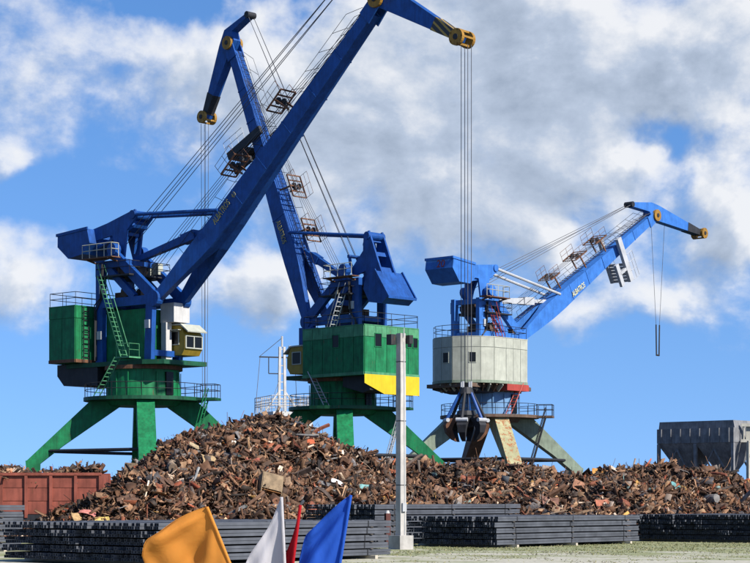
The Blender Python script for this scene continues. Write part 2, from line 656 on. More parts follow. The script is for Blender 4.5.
def crane(name, loc, rz, portal_deg, P1, PJ, PR, rocker_T, rocker_deg, rocker_len, near, house, cols, label, hook, letters, letter_mat):
    """One slewing portal crane. Local +x is where the boom points, +y its left side, z up."""
    C = thing(name, loc, rz, label, 'crane', 'portal cranes on the scrap quay')
    steel, leg_mats, column_mat = cols['steel'], cols['legs'], cols['column']
    pr = R(portal_deg) - rz                      # portal angle inside the slewed frame
    # ---- portal: four splayed box legs
    prof = [(4.2, 9.7), (9.1, 5.0), (9.0, 1.15), (8.1, 1.15), (8.15, 4.7), (6.2, 6.25), (1.3, 9.7)]
    for k in range(4):
        a = pr + k * math.pi / 2
        w = 0.68
        b = MB().prism(prof, -w, w, 'y')
        b.rotz(a).build('leg', leg_mats[k], C)
        # stiffener plates on the knee
        MB().prism([(8.0, 5.2), (9.14, 5.05), (9.03, 3.6), (8.02, 3.6)], -w - 0.04, w + 0.04, 'y').rotz(a).build('knee_plate', leg_mats[k], C)
        bog = MB().box((8.55, 0, 0.9), (0.9, 2.6, 0.46))
        bog.rotz(0)
        bg_ = MB()
        bg_.add(bog.v, bog.f)
        o = bg_.rotz(0)
        rail_a = R(45)
        # bogie runs along the rail, turned 45 degrees to the leg
        mb2 = MB().box((0, 0, 0.9), (3.2, 0.5, 0.5)).box((0, 0, 1.2), (0.9, 0.9, 0.25))
        mb2.rotz(-R(45) if k % 2 == 0 else R(45))
        mb2.v = [(x + 8.55, y, z) for x, y, z in mb2.v]
        bo = mb2.rotz(a).build('bogie', M_dark, C)
        for s in (-1.1, -0.4, 0.4, 1.1):
            mw = MB().wheel((s, 0, 0.36), (0, 1, 0), 0.36, 0.3)
            mw.rotz(-R(45) if k % 2 == 0 else R(45))
            mw.v = [(x + 8.55, y, z) for x, y, z in mw.v]
            mw.rotz(a).build('wheel', M_dark, bo)
        p = Vector((7.9 * math.cos(a), 7.9 * math.sin(a), 6.0 - 0.2))
        q = Vector((7.9 * math.cos(a + math.pi / 2), 7.9 * math.sin(a + math.pi / 2), 5.8))
        MB().tube(p.lerp(q, 0.02), p.lerp(q, 0.98), 0.13, 8).build('tie_bar', M_dark, C)
    # ---- ring platform, its railing and the slewing column
    pl = MB().disc((0, 0), 4.7, 9.72, 10.0, 40).build('ring_platform', cols['platform'], C)
    MB().disc((0, 0), 2.7, 9.35, 9.72, 32, 3.0).build('platform_girder', leg_mats[1], pl)
    rl = MB()
    railing(rl, [(4.6 * math.cos(t), 4.6 * math.sin(t), 10.0) for t in [2 * math.pi * i / 24 for i in range(24)]], closed=True, post=1.2)
    rl.build('platform_railing', cols['rail'], pl)
    cl = MB().disc((0, 0), 2.9, 10.0, 12.15, 40, 2.8).build('slewing_column', column_mat, C, smooth=False)
    MB().disc((0, 0), 3.05, 12.15, 12.45, 40).build('slewing_ring', M_rusty, C)
    for k in range(16):
        t = 2 * math.pi * k / 16
        MB().box((2.9 * math.cos(t), 2.9 * math.sin(t), 11.0), (0.06, 0.1, 1.9), t).build('column_rib', column_mat, cl)
    dt = cols.get('door_world', R(-40)) - rz
    MB().box((2.9 * math.cos(dt), 2.9 * math.sin(dt), 11.05), (0.14, 0.75, 1.8), dt).build('column_door', M_glass, cl)
    # balcony and stairs on the right hand side of the portal
    sa = R(-12) - rz
    bal = MB().box((5.3, 0, 9.86), (1.6, 1.6, 0.2)).rotz(sa).build('balcony', cols['platform'], C)
    rl = MB()
    railing(rl, [(4.6, -0.75, 9.96), (6.05, -0.75, 9.96), (6.05, 0.75, 9.96), (4.6, 0.75, 9.96)], post=0.8)
    rl.rotz(sa).build('balcony_railing', cols['rail'], bal)
    st = MB()
    ladder(st, (5.5, -0.95, 9.9), (3.9, -0.95, 4.2), 0.7, (0, 1, 0), 0.42, 0.045)
    ladder(st, (5.5, -0.95, 10.7), (3.9, -0.95, 5.1), 0.7, (0, 1, 0), 9.0, 0.03)
    st.rotz(sa).build('stairs', cols['stairs'], C)
    st = MB()
    ladder(st, (3.9, -0.95, 4.2), (3.9, -0.95, 0.1), 0.7, (0, 1, 0), 0.42, 0.045)
    st.rotz(sa).build('stairs', cols['stairs'], C)
    # ---- slewing deck
    MB().prism([(-6.2, 2.6), (-6.2, -2.6), (2.6, -2.6), (4.2, -1.8), (4.2, 2.8), (2.6, 2.8)], 12.45, 12.8, 'z').build('slewing_deck', cols['deck'], C)
    # counterweight skirt under the rear of the house
    sk = house['skirt']
    MB().prism(sk['poly'], -sk['w'], sk['w'], 'y').build('rear_counterweight', sk['mat'], C)
    for ob in house.get('boxes', []):
        MB().prism(ob[0], ob[1], ob[2], 'z').build(ob[4], ob[3], C)
    hs = make_house(C, house['poly'], house['z0'], house['z1'], house['mat'], house['band'], house['openings'], house['sill'])
    # ---- tower frame (two side frames with cross beams)
    for s in (-1, 1):
        y = 1.5 * s
        t = MB()
        t.beam((2.25, y, 12.8), (2.45, y, 17.7), 0.42, 0.75)
        t.beam((-3.3, y, 12.8), (-3.3, y, 20.9), 0.42, 0.8)
        t.beam((-2.9, y, 17.5), (2.9, y, 17.5), 0.40, 0.7)
        t.beam((2.7, y, 17.8), (-1.9, y, 21.5), 0.40, 0.9, 0.4, 0.7)
        t.beam((0.6, y, 17.8), (-2.4, y, 20.3), 0.38, 0.55)
        t.beam((-3.3, y, 20.55), (-0.2, y, 20.55), 0.38, 0.6)
        t.wheel((PIV[0], y, PIV[1]), (0, 1, 0), 0.5, 0.6, 14)
        t.wheel((2.9, y, 17.55), (0, 1, 0), 0.62, 0.6, 16)
        t.build('tower_frame', steel, C)
    for (x, z) in ((-3.3, 13.4), (-3.3, 17.5), (2.4, 13.4), (-3.3, 20.6), (-0.4, 20.6)):
        MB().beam((x, -1.4, z), (x, 1.4, z), 0.4, 0.45).build('cross_beam', steel, C)
    # machinery deck on the tower with its luffing winch
    md = MB().box((-1.2, 0, 19.55), (3.8, 4.4, 0.12)).build('machinery_deck', M_dark, C)
    rl = MB()
    railing(rl, [(-3.2, -2.15, 19.6), (0.7, -2.15, 19.6), (0.7, 2.15, 19.6), (-3.2, 2.15, 19.6)], closed=True)
    rl.build('deck_railing', cols['rail'], md)
    wi = MB().wheel((-1.1, 0, 20.2), (0, 1, 0), 0.55, 2.4, 20).wheel((-1.1, 1.1, 20.2), (0, 1, 0), 0.8, 0.12, 20).wheel((-1.1, -1.1, 20.2), (0, 1, 0), 0.8, 0.12, 20)
    wi.box((-2.4, 0.4, 20.0), (0.9, 1.6, 0.8)).box((0.1, -0.6, 19.95), (0.8, 0.9, 0.7)).box((-2.3, -1.1, 19.9), (0.6, 0.7, 0.6))
    wi.build('luffing_winch', M_track, C)
    dr = MB().box((0.2, -1.3 * near, 20.25), (0.7, 0.5, 0.9)).box((-0.5, 1.2, 20.1), (0.5, 0.5, 0.7))
    dr.build('brake_housing', M_cream, C)
    gal = MB().box((-2.3, 2.45 * near, 20.95), (3.6, 0.9, 0.08))
    gal.beam((-3.5, 1.9 * near, 20.7), (-3.5, 2.9 * near, 20.9), 0.1, 0.12).beam((-1.0, 1.9 * near, 20.7), (-1.0, 2.9 * near, 20.9), 0.1, 0.12)
    go_ = gal.build('service_gallery', M_rusty, C)
    rl = MB()
    railing(rl, [(-4.0, 2.85 * near, 21.0), (-0.6, 2.85 * near, 21.0), (-0.6, 2.1 * near, 21.0)], post=0.9, r=0.035)
    rl.build('gallery_railing', M_cream, go_)
    pp = MB()
    for i_, (y_, r_) in enumerate(((1.78, 0.05), (1.88, 0.035), (1.96, 0.05))):
        pp.path([(-3.55, y_ * near, 13.0), (-3.55, y_ * near, 17.0 + i_ * 0.2), (-2.9, y_ * near, 17.9), (-2.7, y_ * near, 20.6)], r_, 5)
    pp.build('cable_run', M_dark, C)
    for (x_, z_) in ((-2.9, 18.6), (2.3, 15.6), (-3.2, 15.0)):
        MB().box((x_, 1.78 * near, z_), (0.5, 0.14, 0.65)).build('junction_box', M_galv, C)
    fp = MB().box((1.9, -1.2, 18.05), (0.9, 0.9, 0.5)).box((0.6, 0.5, 18.1), (1.3, 1.0, 0.55)).wheel((-1.0, 0.9, 18.35), (0, 1, 0), 0.42, 0.9, 14).wheel((-1.0, -0.7, 18.35), (0, 1, 0), 0.42, 0.9, 14)
    fp.box((-2.1, 0, 18.1), (0.8, 1.5, 0.6))
    fp.build('hoist_machinery', M_track, C)
    # stairs up to the machinery deck
    sn = MB()
    ladder(sn, (0.4, 2.35 * near, 12.9), (-2.4, 2.35 * near, 19.6), 0.7, (0, 1, 0), 0.4, 0.04)
    ladder(sn, (0.4, 2.35 * near, 13.9), (-2.4, 2.35 * near, 20.5), 0.7, (0, 1, 0), 9.0, 0.03)
    sn.build('tower_stairs', cols['stairs2'], C)
    # lower landing outside the tower
    la = MB().box((1.0, 2.6 * near, 13.0), (1.6, 1.2, 0.12))
    railing(la, [(0.3, 3.15 * near, 13.0), (1.75, 3.15 * near, 13.0), (1.75, 2.1 * near, 13.0)], post=0.8)
    ladder(la, (0.6, 3.3 * near, 13.0), (-1.6, 3.5 * near, 10.05), 0.6, (0, 1, 0), 0.35, 0.04)
    la.build('landing', cols['stairs2'], C)
    # ---- boom
    a = FOOT
    b = Vector(P1)
    ax = (b - a).normalized()
    L = (b - a).length
    dn = Vector((ax.z, 0, -ax.x))               # underside direction in the luffing plane
    def bp(t, d):
        p = a + ax * t + dn * d
        return (p.x, p.z)
    side = [bp(0, -0.45), bp(7.0, -0.95), bp(L + 0.1, -0.42), bp(L + 0.35, 0.0), bp(L + 0.1, 0.55), bp(9.0, 1.75), bp(6.5, 1.65), bp(0, 0.5)]
    stations = [(0.0, -0.4, 0.42, 1.5), (6.4, -0.66, 1.05, 0.98), (9.0, -0.62, 1.10, 0.85), (L * 0.62, -0.48, 0.76, 0.64), (L - 1.0, -0.38, 0.50, 0.46)]
    bo = MB()
    # solid part from 6.2 m up, a tapered box girder
    vs_, fs_ = [], []
    for (t_, up_, lo_, hw) in stations[1:]:
        for (d_, sgn) in ((up_, -1), (up_, 1), (lo_, 1), (lo_, -1)):
            p = a + ax * t_ + dn * d_
            vs_.append((p.x, sgn * hw, p.z))
    for i in range(len(stations) - 2):
        o = i * 4
        for k in range(4):
            fs_.append((o + k, o + (k + 1) % 4, o + 4 + (k + 1) % 4, o + 4 + k))
    fs_.append((0, 1, 2, 3))
    e_ = (len(stations) - 2) * 4
    fs_.append((e_ + 3, e_ + 2, e_ + 1, e_))
    bo.add(vs_, fs_)
    # forked lower end
    for s in (-1, 1):
        vs_ = []
        for (t_, up_, lo_, y0, y1) in ((-0.3, -0.34, 0.36, 1.18, 1.66), (3.0, -0.50, 0.72, 0.80, 1.32), (5.2, -0.62, 0.95, 0.42, 1.08), (6.4, -0.66, 1.05, 0.0, 0.98)):
            for (d_, yy) in ((up_, y0), (up_, y1), (lo_, y1), (lo_, y0)):
                p = a + ax * t_ + dn * d_
                vs_.append((p.x, s * yy, p.z))
        fs_ = [(0, 1, 2, 3)]
        for i in range(3):
            o = i * 4
            for k in range(4):
                fs_.append((o + k, o + (k + 1) % 4, o + 4 + (k + 1) % 4, o + 4 + k))
        bo.add(vs_, fs_)
    # fork plates at the head holding the jib
    for s in (-0.50, 0.50):
        hp = [bp(L - 1.6, -0.48), bp(L + 0.2, -0.5), bp(L + 0.5, 0), bp(L + 0.2, 0.5), bp(L - 1.6, 0.72)]
        bo.prism(hp, s - 0.06, s + 0.06, 'y')
    # edge flanges give the girder its plate seams
    B = bo.build('boom', steel, C)
    for i in range(7):
        t_ = 7.4 + i * (L - 9.0) / 6
        f_ = (t_ - 9.0) / (L - 10.0)
        f_ = max(0.0, f_)
        hw = 0.85 + (0.46 - 0.85) * f_ + 0.015
        p0 = a + ax * t_ + dn * (-0.62 + 0.24 * f_)
        p1 = a + ax * t_ + dn * (1.08 - 0.58 * f_)
        for s in (-1, 1):
            MB().beam((p0.x, s * hw, p0.z), (p1.x, s * hw, p1.z), 0.035, 0.10, up=ax).build('plate_seam', steel, B)
    # ladder with hoops on the top of the boom
    lt = MB()
    p0 = a + ax * 2.0 - dn * 1.1
    p1 = a + ax * (L - 1.2) - dn * 0.62
    ladder(lt, p0, p1, 0.5, (0, 1, 0), 0.5, 0.025)
    for s in (-0.45, 0.45):
        q0 = a + ax * 2.0 - dn * 1.95 + Vector((0, s, 0))
        q1 = a + ax * (L - 2.5) - dn * 1.5 + Vector((0, s, 0))
        lt.tube(q0, q1, 0.022, 4)
        for i in range(15):
            u = i / 14
            lt.tube(q0.lerp(q1, u), (p0 + Vector((0, s, 0))).lerp(p1 + Vector((0, s, 0)), u), 0.02, 4)
    lt.build('boom_ladder', cols['ladder'], B)
    # rope guide platforms on the boom
    for t_, ln in cols['perches']:
        top = a + ax * t_ - dn * (0.95 - 0.4 * t_ / L)
        out = top - dn * 1.5 - ax * 0.4
        pf = MB()
        pf.beam(top + Vector((0, 0.6, 0)), out + Vector((0, 0.6, 0)), 0.1, 0.14)
        pf.beam(top + Vector((0, -0.6, 0)), out + Vector((0, -0.6, 0)), 0.1, 0.14)
        fw = ax * ln
        c0 = out - fw * 0.5
        for s in (-0.8, 0.8):
            pf.beam(c0 + Vector((0, s, 0)), c0 + fw + Vector((0, s, 0)), 0.08, 0.12)
            for u in (0, 0.5, 1.0):
                q = c0 + fw * u + Vector((0, s, 0))
                pf.tube(q, q - dn * 0.95, 0.022, 4)
            for hgt in (0.5, 0.95):
                pf.tube(c0 + Vector((0, s, 0)) - dn * hgt, c0 + fw + Vector((0, s, 0)) - dn * hgt, 0.022, 4)
        for u in (0, 0.25, 0.5, 0.75, 1.0):
            q = c0 + fw * u
            pf.beam(q + Vector((0, -0.8, 0)), q + Vector((0, 0.8, 0)), 0.12, 0.05, up=dn)
        pf.build('rope_guide_platform', cols['perch_mat'], B)
        sh = MB().wheel(out + Vector((0, 0.3, 0)), (0, 1, 0), 0.28, 0.1, 12).wheel(out + Vector((0, -0.3, 0)), (0, 1, 0), 0.28, 0.1, 12)
        sh.build('guide_sheave', M_dark, B)
    # cross platform reaching below the boom, level when the boom stands steep
    if cols.get('cross_platform'):
        t_ = cols['cross_platform']
        c0 = a + ax * t_
        cp = MB()
        for s in (-1, 1):
            y = s * 1.1
            p = c0 - dn * 1.2 + Vector((0, y, 0))
            q = c0 + dn * 3.6 + Vector((0, y, 0))
            cp.beam(p, q, 0.35, 0.7, up=ax)
            p2 = p + ax * 1.9 + dn * 2.2
            if s == near:
                cp.beam(c0 - ax * 1.7 + dn * 1.0 + Vector((0, y, 0)), c0 - ax * 1.7 + dn * 3.4 + Vector((0, y, 0)), 0.3, 0.55, up=ax)
                cp.beam(c0 - ax * 1.6 + dn * 2.1 + Vector((0, y, 0)), c0 + dn * 2.1 + Vector((0, y, 0)), 0.3, 0.3)
        for u in range(6):
            q = c0 + dn * (1.7 + u * 0.36) - ax * 0.1
            cp.beam(q + Vector((0, -1.05, 0)), q + Vector((0, 1.05, 0)), 0.3, 0.06, up=ax)
        cp.build('cross_platform', cols.get('cross_mat', M_dark), B)
        for s in (-1, 1):
            cr = MB()
            y = s * 1.3
            for hgt in (0.5, 1.05):
                cr.tube(c0 + dn * 0.8 + ax * (0.35 + hgt) + Vector((0, y, 0)), c0 + dn * 3.6 + ax * (0.35 + hgt) + Vector((0, y, 0)), 0.028, 4)
            for u in (0.8, 1.7, 2.6, 3.6):
                q = c0 + dn * u + ax * 0.3 + Vector((0, y, 0))
                cr.tube(q, q + ax * 1.1, 0.028, 4)
            cr.build('cross_platform_railing', M_galv, B)
    # lettering on the visible side of the boom
    for (body, t_, d_, size) in letters:
        me = text_mesh(body, size)
        lo = link('lettering', me, letter_mat, B)
        f_ = (t_ - 9.0) / (L - 10.0)
        hw = 0.91 + (0.46 - 0.85) * max(0, f_ ) + 0.05
        if near < 0:
            xa, ya = ax, -dn
            za = Vector((0, -1, 0))
        else:
            xa, ya = ax, -dn
            za = Vector((0, -1, 0))
        if near > 0:
            # seen from the left the boom points to the left: mirror reading direction
            xa = -ax
            za = Vector((0, 1, 0))
        ya = za.cross(xa)
        mw = Matrix((xa, ya, za)).transposed().to_4x4()
        mw.translation = a + ax * (t_ if near < 0 else t_ + 2.6) + dn * d_ + Vector((0, near * hw, 0))
        lo.matrix_local = mw @ Matrix.Diagonal((0.62, 1, 1, 1))
    # ---- jib
    J, Rr = Vector(PJ), Vector(PR)
    jx = (J - b).normalized()
    jn = Vector((-jx.z, 0, jx.x))
    if jn.z < 0 and near < 2:
        jn = -jn
    if cols.get('jn'):
        jn = Vector(cols['jn']).normalized()
    Lj = (J - b).length
    def jp(v):
        return (v.x, v.z)
    kn = b + jn * 1.15 - jx * 0.2
    rx = (Rr - kn).normalized()
    jpoly = [jp(J + jn * 0.25), jp(J - jn * 0.25), jp(b - jn * 0.45 + jx * 0.6), jp(b - jn * 0.5 - jx * 0.5), jp(b - jx * 1.1 + jn * 0.2), jp(Rr - jn * 0.22), jp(Rr + jn * 0.22), jp(kn - jx * 0.6 + jn * 0.1), jp(kn + jx * 0.9 + jn * 0.05)]
    jb = MB().prism(jpoly, -0.42, 0.42, 'y').build('jib', steel, C)
    # striped nose, slightly proud of the jib
    t0_, t1_ = J + jn * 0.25, kn + jx * 0.9 + jn * 0.05
    u0_, u1_ = J - jn * 0.25, b - jn * 0.45 + jx * 0.6
    band = [t0_.lerp(t1_, 0.06) + jn * 0.03, t0_.lerp(t1_, cols['nose_len']) + jn * 0.03, u0_.lerp(u1_, cols['nose_len']) - jn * 0.03, u0_.lerp(u1_, 0.06) - jn * 0.03]
    MB().prism([jp(v) for v in band], -0.46, 0.46, 'y').build('warning_band', cols['nose'], jb)
    for (pt, rr) in ((b, 0.62), (J, 0.58)):
        for s in (-0.62, 0.62):
            w = MB().wheel(pt + Vector((0, s, 0)), (0, 1, 0), rr, 0.26, 22)
            ws = w.build('sheave', M_gold, jb)
            MB().wheel(pt + Vector((0, s * 1.05, 0)), (0, 1, 0), rr * 0.35, 0.3, 12).build('sheave_hub', M_dark, ws)
            rim = MB()
            for q in range(6):
                an = q * math.pi / 3
                rim.box((0, 0, 0), (0.01, 0.01, 0.01)) if False else None
    hb = MB()
    for k in range(5):
        an = math.pi * 2 * k / 5
        q = J + Vector((math.cos(an) * 0.5, 0, math.sin(an) * 0.5))
        hb.beam(q + Vector((0, -0.75, 0)), q + Vector((0, 0.75, 0)), 0.14, 0.14)
    hb.build('sheave_guard', M_gold, jb)
    MB().wheel(Rr, (0, 1, 0), 0.3, 1.0, 14).build('tie_sheave', M_dark, jb)
    # ---- rocker arm with counterweight box
    T = Vector((rocker_T[0], 0, rocker_T[1]))
    ra = R(rocker_deg)
    ru = Vector((-math.cos(ra), 0, -math.sin(ra)))
    rv = Vector((math.sin(ra), 0, -math.cos(ra)))
    def rp(u, v):
        p = T + ru * u + rv * v
        return (p.x, p.z)
    sc_ = rocker_len / 8.4
    k_ = MB()
    for s in (-1, 1):
        plate = [rp(-0.3, -0.35), rp(-0.35, 0.3), rp(0.9, 1.0), rp(1.5, 2.7), rp(1.6, 3.0), rp(2.3, 3.0), rp(2.6, cols.get('arm', 1.5)), rp(5.2 * sc_, cols.get('arm', 1.5) - 0.15), rp(5.2 * sc_, -0.15), rp(3.0, -0.15)]
        k_.prism(plate, s * 0.8 - 0.09, s * 0.8 + 0.09, 'y')
    for (u0, u1) in ((0.1, 0.5), (1.5, 1.9), (3.0, 3.5), (4.6 * sc_, 5.2 * sc_)):
        k_.prism([rp(u0, 0.1), rp(u1, 0.1), rp(u1, 0.3), rp(u0, 0.3)], -0.71, 0.71, 'y')
    k_.prism([rp(0.1, 0.75), rp(5.0 * sc_, 1.3), rp(5.0 * sc_, 1.5), rp(0.3, 0.95)], -0.71, 0.71, 'y')
    k_.wheel(T, (0, 1, 0), 0.34, 2.0, 14)
    rk = k_.build('rocker_arm', steel, C)
    cwp = [rp(4.7 * sc_, -0.1), rp(8.3 * sc_, -0.5), rp(8.5 * sc_, 0.4), rp(7.4 * sc_, 1.65), rp(5.6 * sc_, 1.75), rp(4.6 * sc_, 1.1)]
    cb = MB().prism(cwp, -1.65, 1.65, 'y')
    cwo = cb.build('counterweight_box', steel, rk)
    # rim around the open top of the trough
    fl = MB()
    q0, q1 = T + ru * (4.6 * sc_) + rv * (-0.12), T + ru * (8.4 * sc_) + rv * (-0.56)
    for s in (-1.66, 1.66):
        fl.beam(q0 + Vector((0, s, 0)), q1 + Vector((0, s, 0)), 0.12, 0.22)
    fl.beam(q1 + Vector((0, -1.7, 0)), q1 + Vector((0, 1.7, 0)), 0.12, 0.22)
    fl.build('counterweight_rim', steel, rk)
    if cols.get('number'):
        nm_ = link('lettering', text_mesh(cols['number'], 1.0), M_redp, rk)
        xa = Vector((0, -1, 0))
        edge_ = (T + ru * (8.5 * sc_) + rv * 0.4) - (T + ru * (8.3 * sc_) - rv * 0.5)
        ya = -edge_.normalized()
        za = xa.cross(ya)
        mw = Matrix((xa, ya, za)).transposed().to_4x4()
        mw.translation = T + ru * (8.4 * sc_) - rv * 0.02 + za * 0.03 + Vector((0, 0.3, 0))
        nm_.matrix_local = mw
    # ---- rods between tower, rocker and boom
    bt = lambda t_, d_: a + ax * t_ + dn * d_
    for s in (-0.85, 0.85):
        MB().tube(T + Vector((0, s, 0)), bt(8.8, -0.5) + Vector((0, s, 0)), 0.14, 8).build('rocker_rod', cols['rod'], C)
    ls = MB()
    p0, p1 = Vector((-0.9, 0, 20.9)), bt(7.2, -0.55)
    ls.beam(p0, p0.lerp(p1, 0.62), 0.5, 0.42, 0.5, 0.6).beam(p0.lerp(p1, 0.62), p0.lerp(p1, 0.78), 0.7, 0.75).beam(p0.lerp(p1, 0.78), p1, 0.4, 0.34)
    ls.build('luffing_rod', cols['rod'], C)
    # ---- ropes
    anchor = Vector((-1.3, 0, 23.0))
    MB().beam((-1.8, -0.7, 21.6), anchor + Vector((0, -0.45, 0)), 0.2, 0.25).beam((-1.8, 0.7, 21.6), anchor + Vector((0, 0.45, 0)), 0.2, 0.25).beam(anchor + Vector((0, -0.6, 0)), anchor + Vector((0, 0.6, 0)), 0.25, 0.25).build('rope_anchor', steel, C)
    for i, (s, dz, dx) in enumerate(((-0.4, 0, 0), (0.4, 0, 0), (-0.4, -0.9, -1.3), (0.4, -0.9, -1.3))):
        MB().tube(anchor + Vector((dx * 0.3, s, dz)), Rr + Vector((0, s * 0.8, 0)), 0.028, 5).build('tie_rope', M_rope, C)
    for s in (-0.35, -0.12, 0.12, 0.35):
        st_ = Vector((-2.6, s * 1.5, 17.4))
        mid = bt(L * 0.52, -2.3 + 0.9)
        MB().path([st_, bt(L * 0.45, -2.35) + Vector((0, s, 0)), b + jn * 0.6 + Vector((0, s, 0))], 0.021, 5).build('hoist_rope', M_rope, C)
    hx = Vector(hook['from'])
    for (ox, oy) in hook['spread']:
        p0 = hx + Vector((ox, oy, -0.3))
        p1 = Vector((hx.x + ox * hook.get('conv', 0.6), oy * hook.get('conv', 0.6), hook['z']))
        MB().tube(p0, p1, hook.get('r', 0.024), 5).build('hoist_rope', M_rope, C)
    return C


def operator_cab(C, x, y, z, body, trim, side_col):
    """Projecting driver cab with sun visor, on a support column below the boom foot."""
    cp = [(x - 1.1, z), (x + 1.0, z), (x + 1.35, z + 0.5), (x + 1.35, z + 1.5), (x + 0.9, z + 2.3), (x - 1.1, z + 2.35)]
    cb = MB().prism(cp, y - 0.95, y + 0.95, 'y').build('operator_cab', body, C)
    MB().prism([(x - 1.15, z + 2.36), (x + 0.9, z + 2.32), (x + 1.75, z + 1.75), (x + 1.78, z + 1.83), (x + 0.95, z + 2.44), (x - 1.15, z + 2.48)], y - 1.05, y + 1.05, 'y').build('cab_roof', trim, cb)
    for s in (-1, 1):
        MB().box((x + 0.15, y + s * 0.96, z + 1.35), (1.0, 0.05, 0.95)).build('cab_window', M_glass, cb)
        fr = MB()
        for k in (-1, 1):
            fr.box((x + 0.15 + k * 0.54, y + s * 0.975, z + 1.35), (0.08, 0.07, 1.1))
            fr.box((x + 0.15, y + s * 0.975, z + 1.35 + k * 0.52), (1.0, 0.07, 0.08))
        fr.build('cab_window_frame', trim, cb)
    for k in (-0.45, 0.45):
        MB().box((x + 1.37, y + k, z + 1.02), (0.05, 0.72, 0.85)).build('cab_window', M_glass, cb)
    fr = MB()
    for k in (-0.88, 0, 0.88):
        fr.box((x + 1.39, y + k, z + 1.02), (0.07, 0.1, 1.0))
    for k in (-0.47, 0.47):
        fr.box((x + 1.39, y, z + 1.02 + k), (0.075, 1.8, 0.09))
    fr.build('cab_window_frame', trim, cb)
    MB().box((x + 0.35, y - 1.15, z + 1.95), (1.3, 0.42, 0.05)).build('side_visor', trim, cb)
    MB().box((x + 0.05, y - 0.75, z + 3.3), (1.5, 1.7, 1.5)).build('cab_support', side_col, C)
    MB().box((x - 0.2, y - 1.45, z + 1.05), (0.55, 0.6, 2.98)).build('cab_support', side_col, C)


# house outlines (x forward, y left), counter-clockwise
H1 = [(-4.2, -3.4), (-4.2, 3.4), (-7.3, 3.4), (-7.3, -3.4)]
H2 = [(1.3, -3.0), (1.3, 3.5), (-6.2, 3.5), (-6.2, -3.0), (-5.6, -3.6), (0.6, -3.6)]
H3 = [(1.3, -3.5), (1.3, 3.5), (-2.0, 3.5)] + [(-2.4 + 4.0 * math.cos(R(t)), 3.7 * math.sin(R(t))) for t in range(110, 255, 20)] + [(-2.0, -3.5)]

LOC1, RZ1 = (-18.2, 149.5, 0), R(-40)
LOC2, RZ2 = (-2.8, 165.0, 0), R(135)
LOC3, RZ3 = (10.9, 181.0, 0), R(48.5)

base_cols = dict(nose_len=0.34, rail=M_dark, ladder=M_dark, perch_mat=M_rusty)
greens = [M_green] * 4
c1 = crane('portal_crane', LOC1, RZ1, 9, (24.3, 0, 37.2), (31.5, 0, 33.4), (20.9, 0, 39.2), (-0.3, 24.4), 11, 8.2, -1,
           dict(sill=M_rusty, poly=H1, z0=12.85, z1=17.3, mat=M_green, band=M_green, openings=[],
                skirt=dict(poly=[(-7.4, 12.8), (-7.4, 11.9), (-6.6, 11.1), (-2.6, 11.0), (-2.6, 12.4), (-4.0, 12.8)], w=2.5, mat=M_dark),
                boxes=[([(-4.15, -1.2), (1.4, -1.2), (1.4, 1.2), (-4.15, 1.2)], 12.8, 16.9, M_green, 'winch_house')]),
           dict(base_cols, steel=M_blue, legs=greens, column=M_green, platform=M_darkgreen, deck=M_darkgreen, stairs=M_green, stairs2=M_green_pale, rod=M_blue,
                perches=((12.2, 2.0), (18.5, 2.0)), nose=M_stripe, arm=0.95),
           'dark blue and green portal crane with boxy green engine house and yellow cab',
           dict(z=10.0, spread=((-0.28, -0.2), (0.28, -0.2), (-0.28, 0.2), (0.28, 0.2)), conv=1.0, **{'from': (31.85, 0, 33.2)}),
           [('ALBATROS', 7.9, -0.05, 0.72), ('4.0', 10.5, -0.05, 0.55)], M_letter)
operator_cab(c1, 2.4, 1.8, 13.3, M_ochre, M_cream, M_white)

c2 = crane('portal_crane', LOC2, RZ2, 3, (14.65, 0, 44.1), (18.3, 0, 37.8), (12.15, 0, 46.3), (-3.9, 24.5), 64, 6.4, 1,
           dict(sill=M_green_pale, poly=H2, z0=12.45, z1=16.6, mat=M_green, band=M_green_pale,
                openings=[(1, 0.55, 15.4, 0.75, 1.0), (2, 0.24, 15.4, 0.75, 1.05), (2, 0.70, 15.4, 0.5, 0.8), (2, 0.82, 15.4, 0.5, 0.8), (2, 0.93, 15.4, 0.5, 0.8)],
                skirt=dict(poly=[(-6.15, 12.44), (-6.15, 11.2), (-5.3, 11.0), (-2.9, 11.6), (-2.9, 12.44)], w=2.8, mat=M_dark)),
           dict(base_cols, steel=M_blue, legs=greens, column=M_green, platform=M_darkgreen, deck=M_darkgreen, stairs=M_galv, stairs2=M_galv, rod=M_blue,
                perches=((8.5, 2.2), (13.0, 2.2)), cross_platform=19.0, nose=M_dark, jn=(0.86, 0, 0.5)),
           'dark blue and green portal crane with yellow skirt below its green house',
           dict(z=9.0, spread=((-0.3, -0.2), (0.3, -0.2), (-0.3, 0.2), (0.3, 0.2)), conv=0.6, **{'from': (18.6, 0, 37.6)}),
           [('ALBATROS', 7.8, 0.3, 0.75)], M_letter)
operator_cab(c2, 2.1, 2.4, 12.9, M_ochre, M_cream, M_blue)
hl = MB()
ladder(hl, (-4.08, -2.35, 12.9), (-4.08, -2.35, 17.3), 0.5, (0, 1, 0), 0.35, 0.03)
hl.build('house_ladder', M_dark, c1)
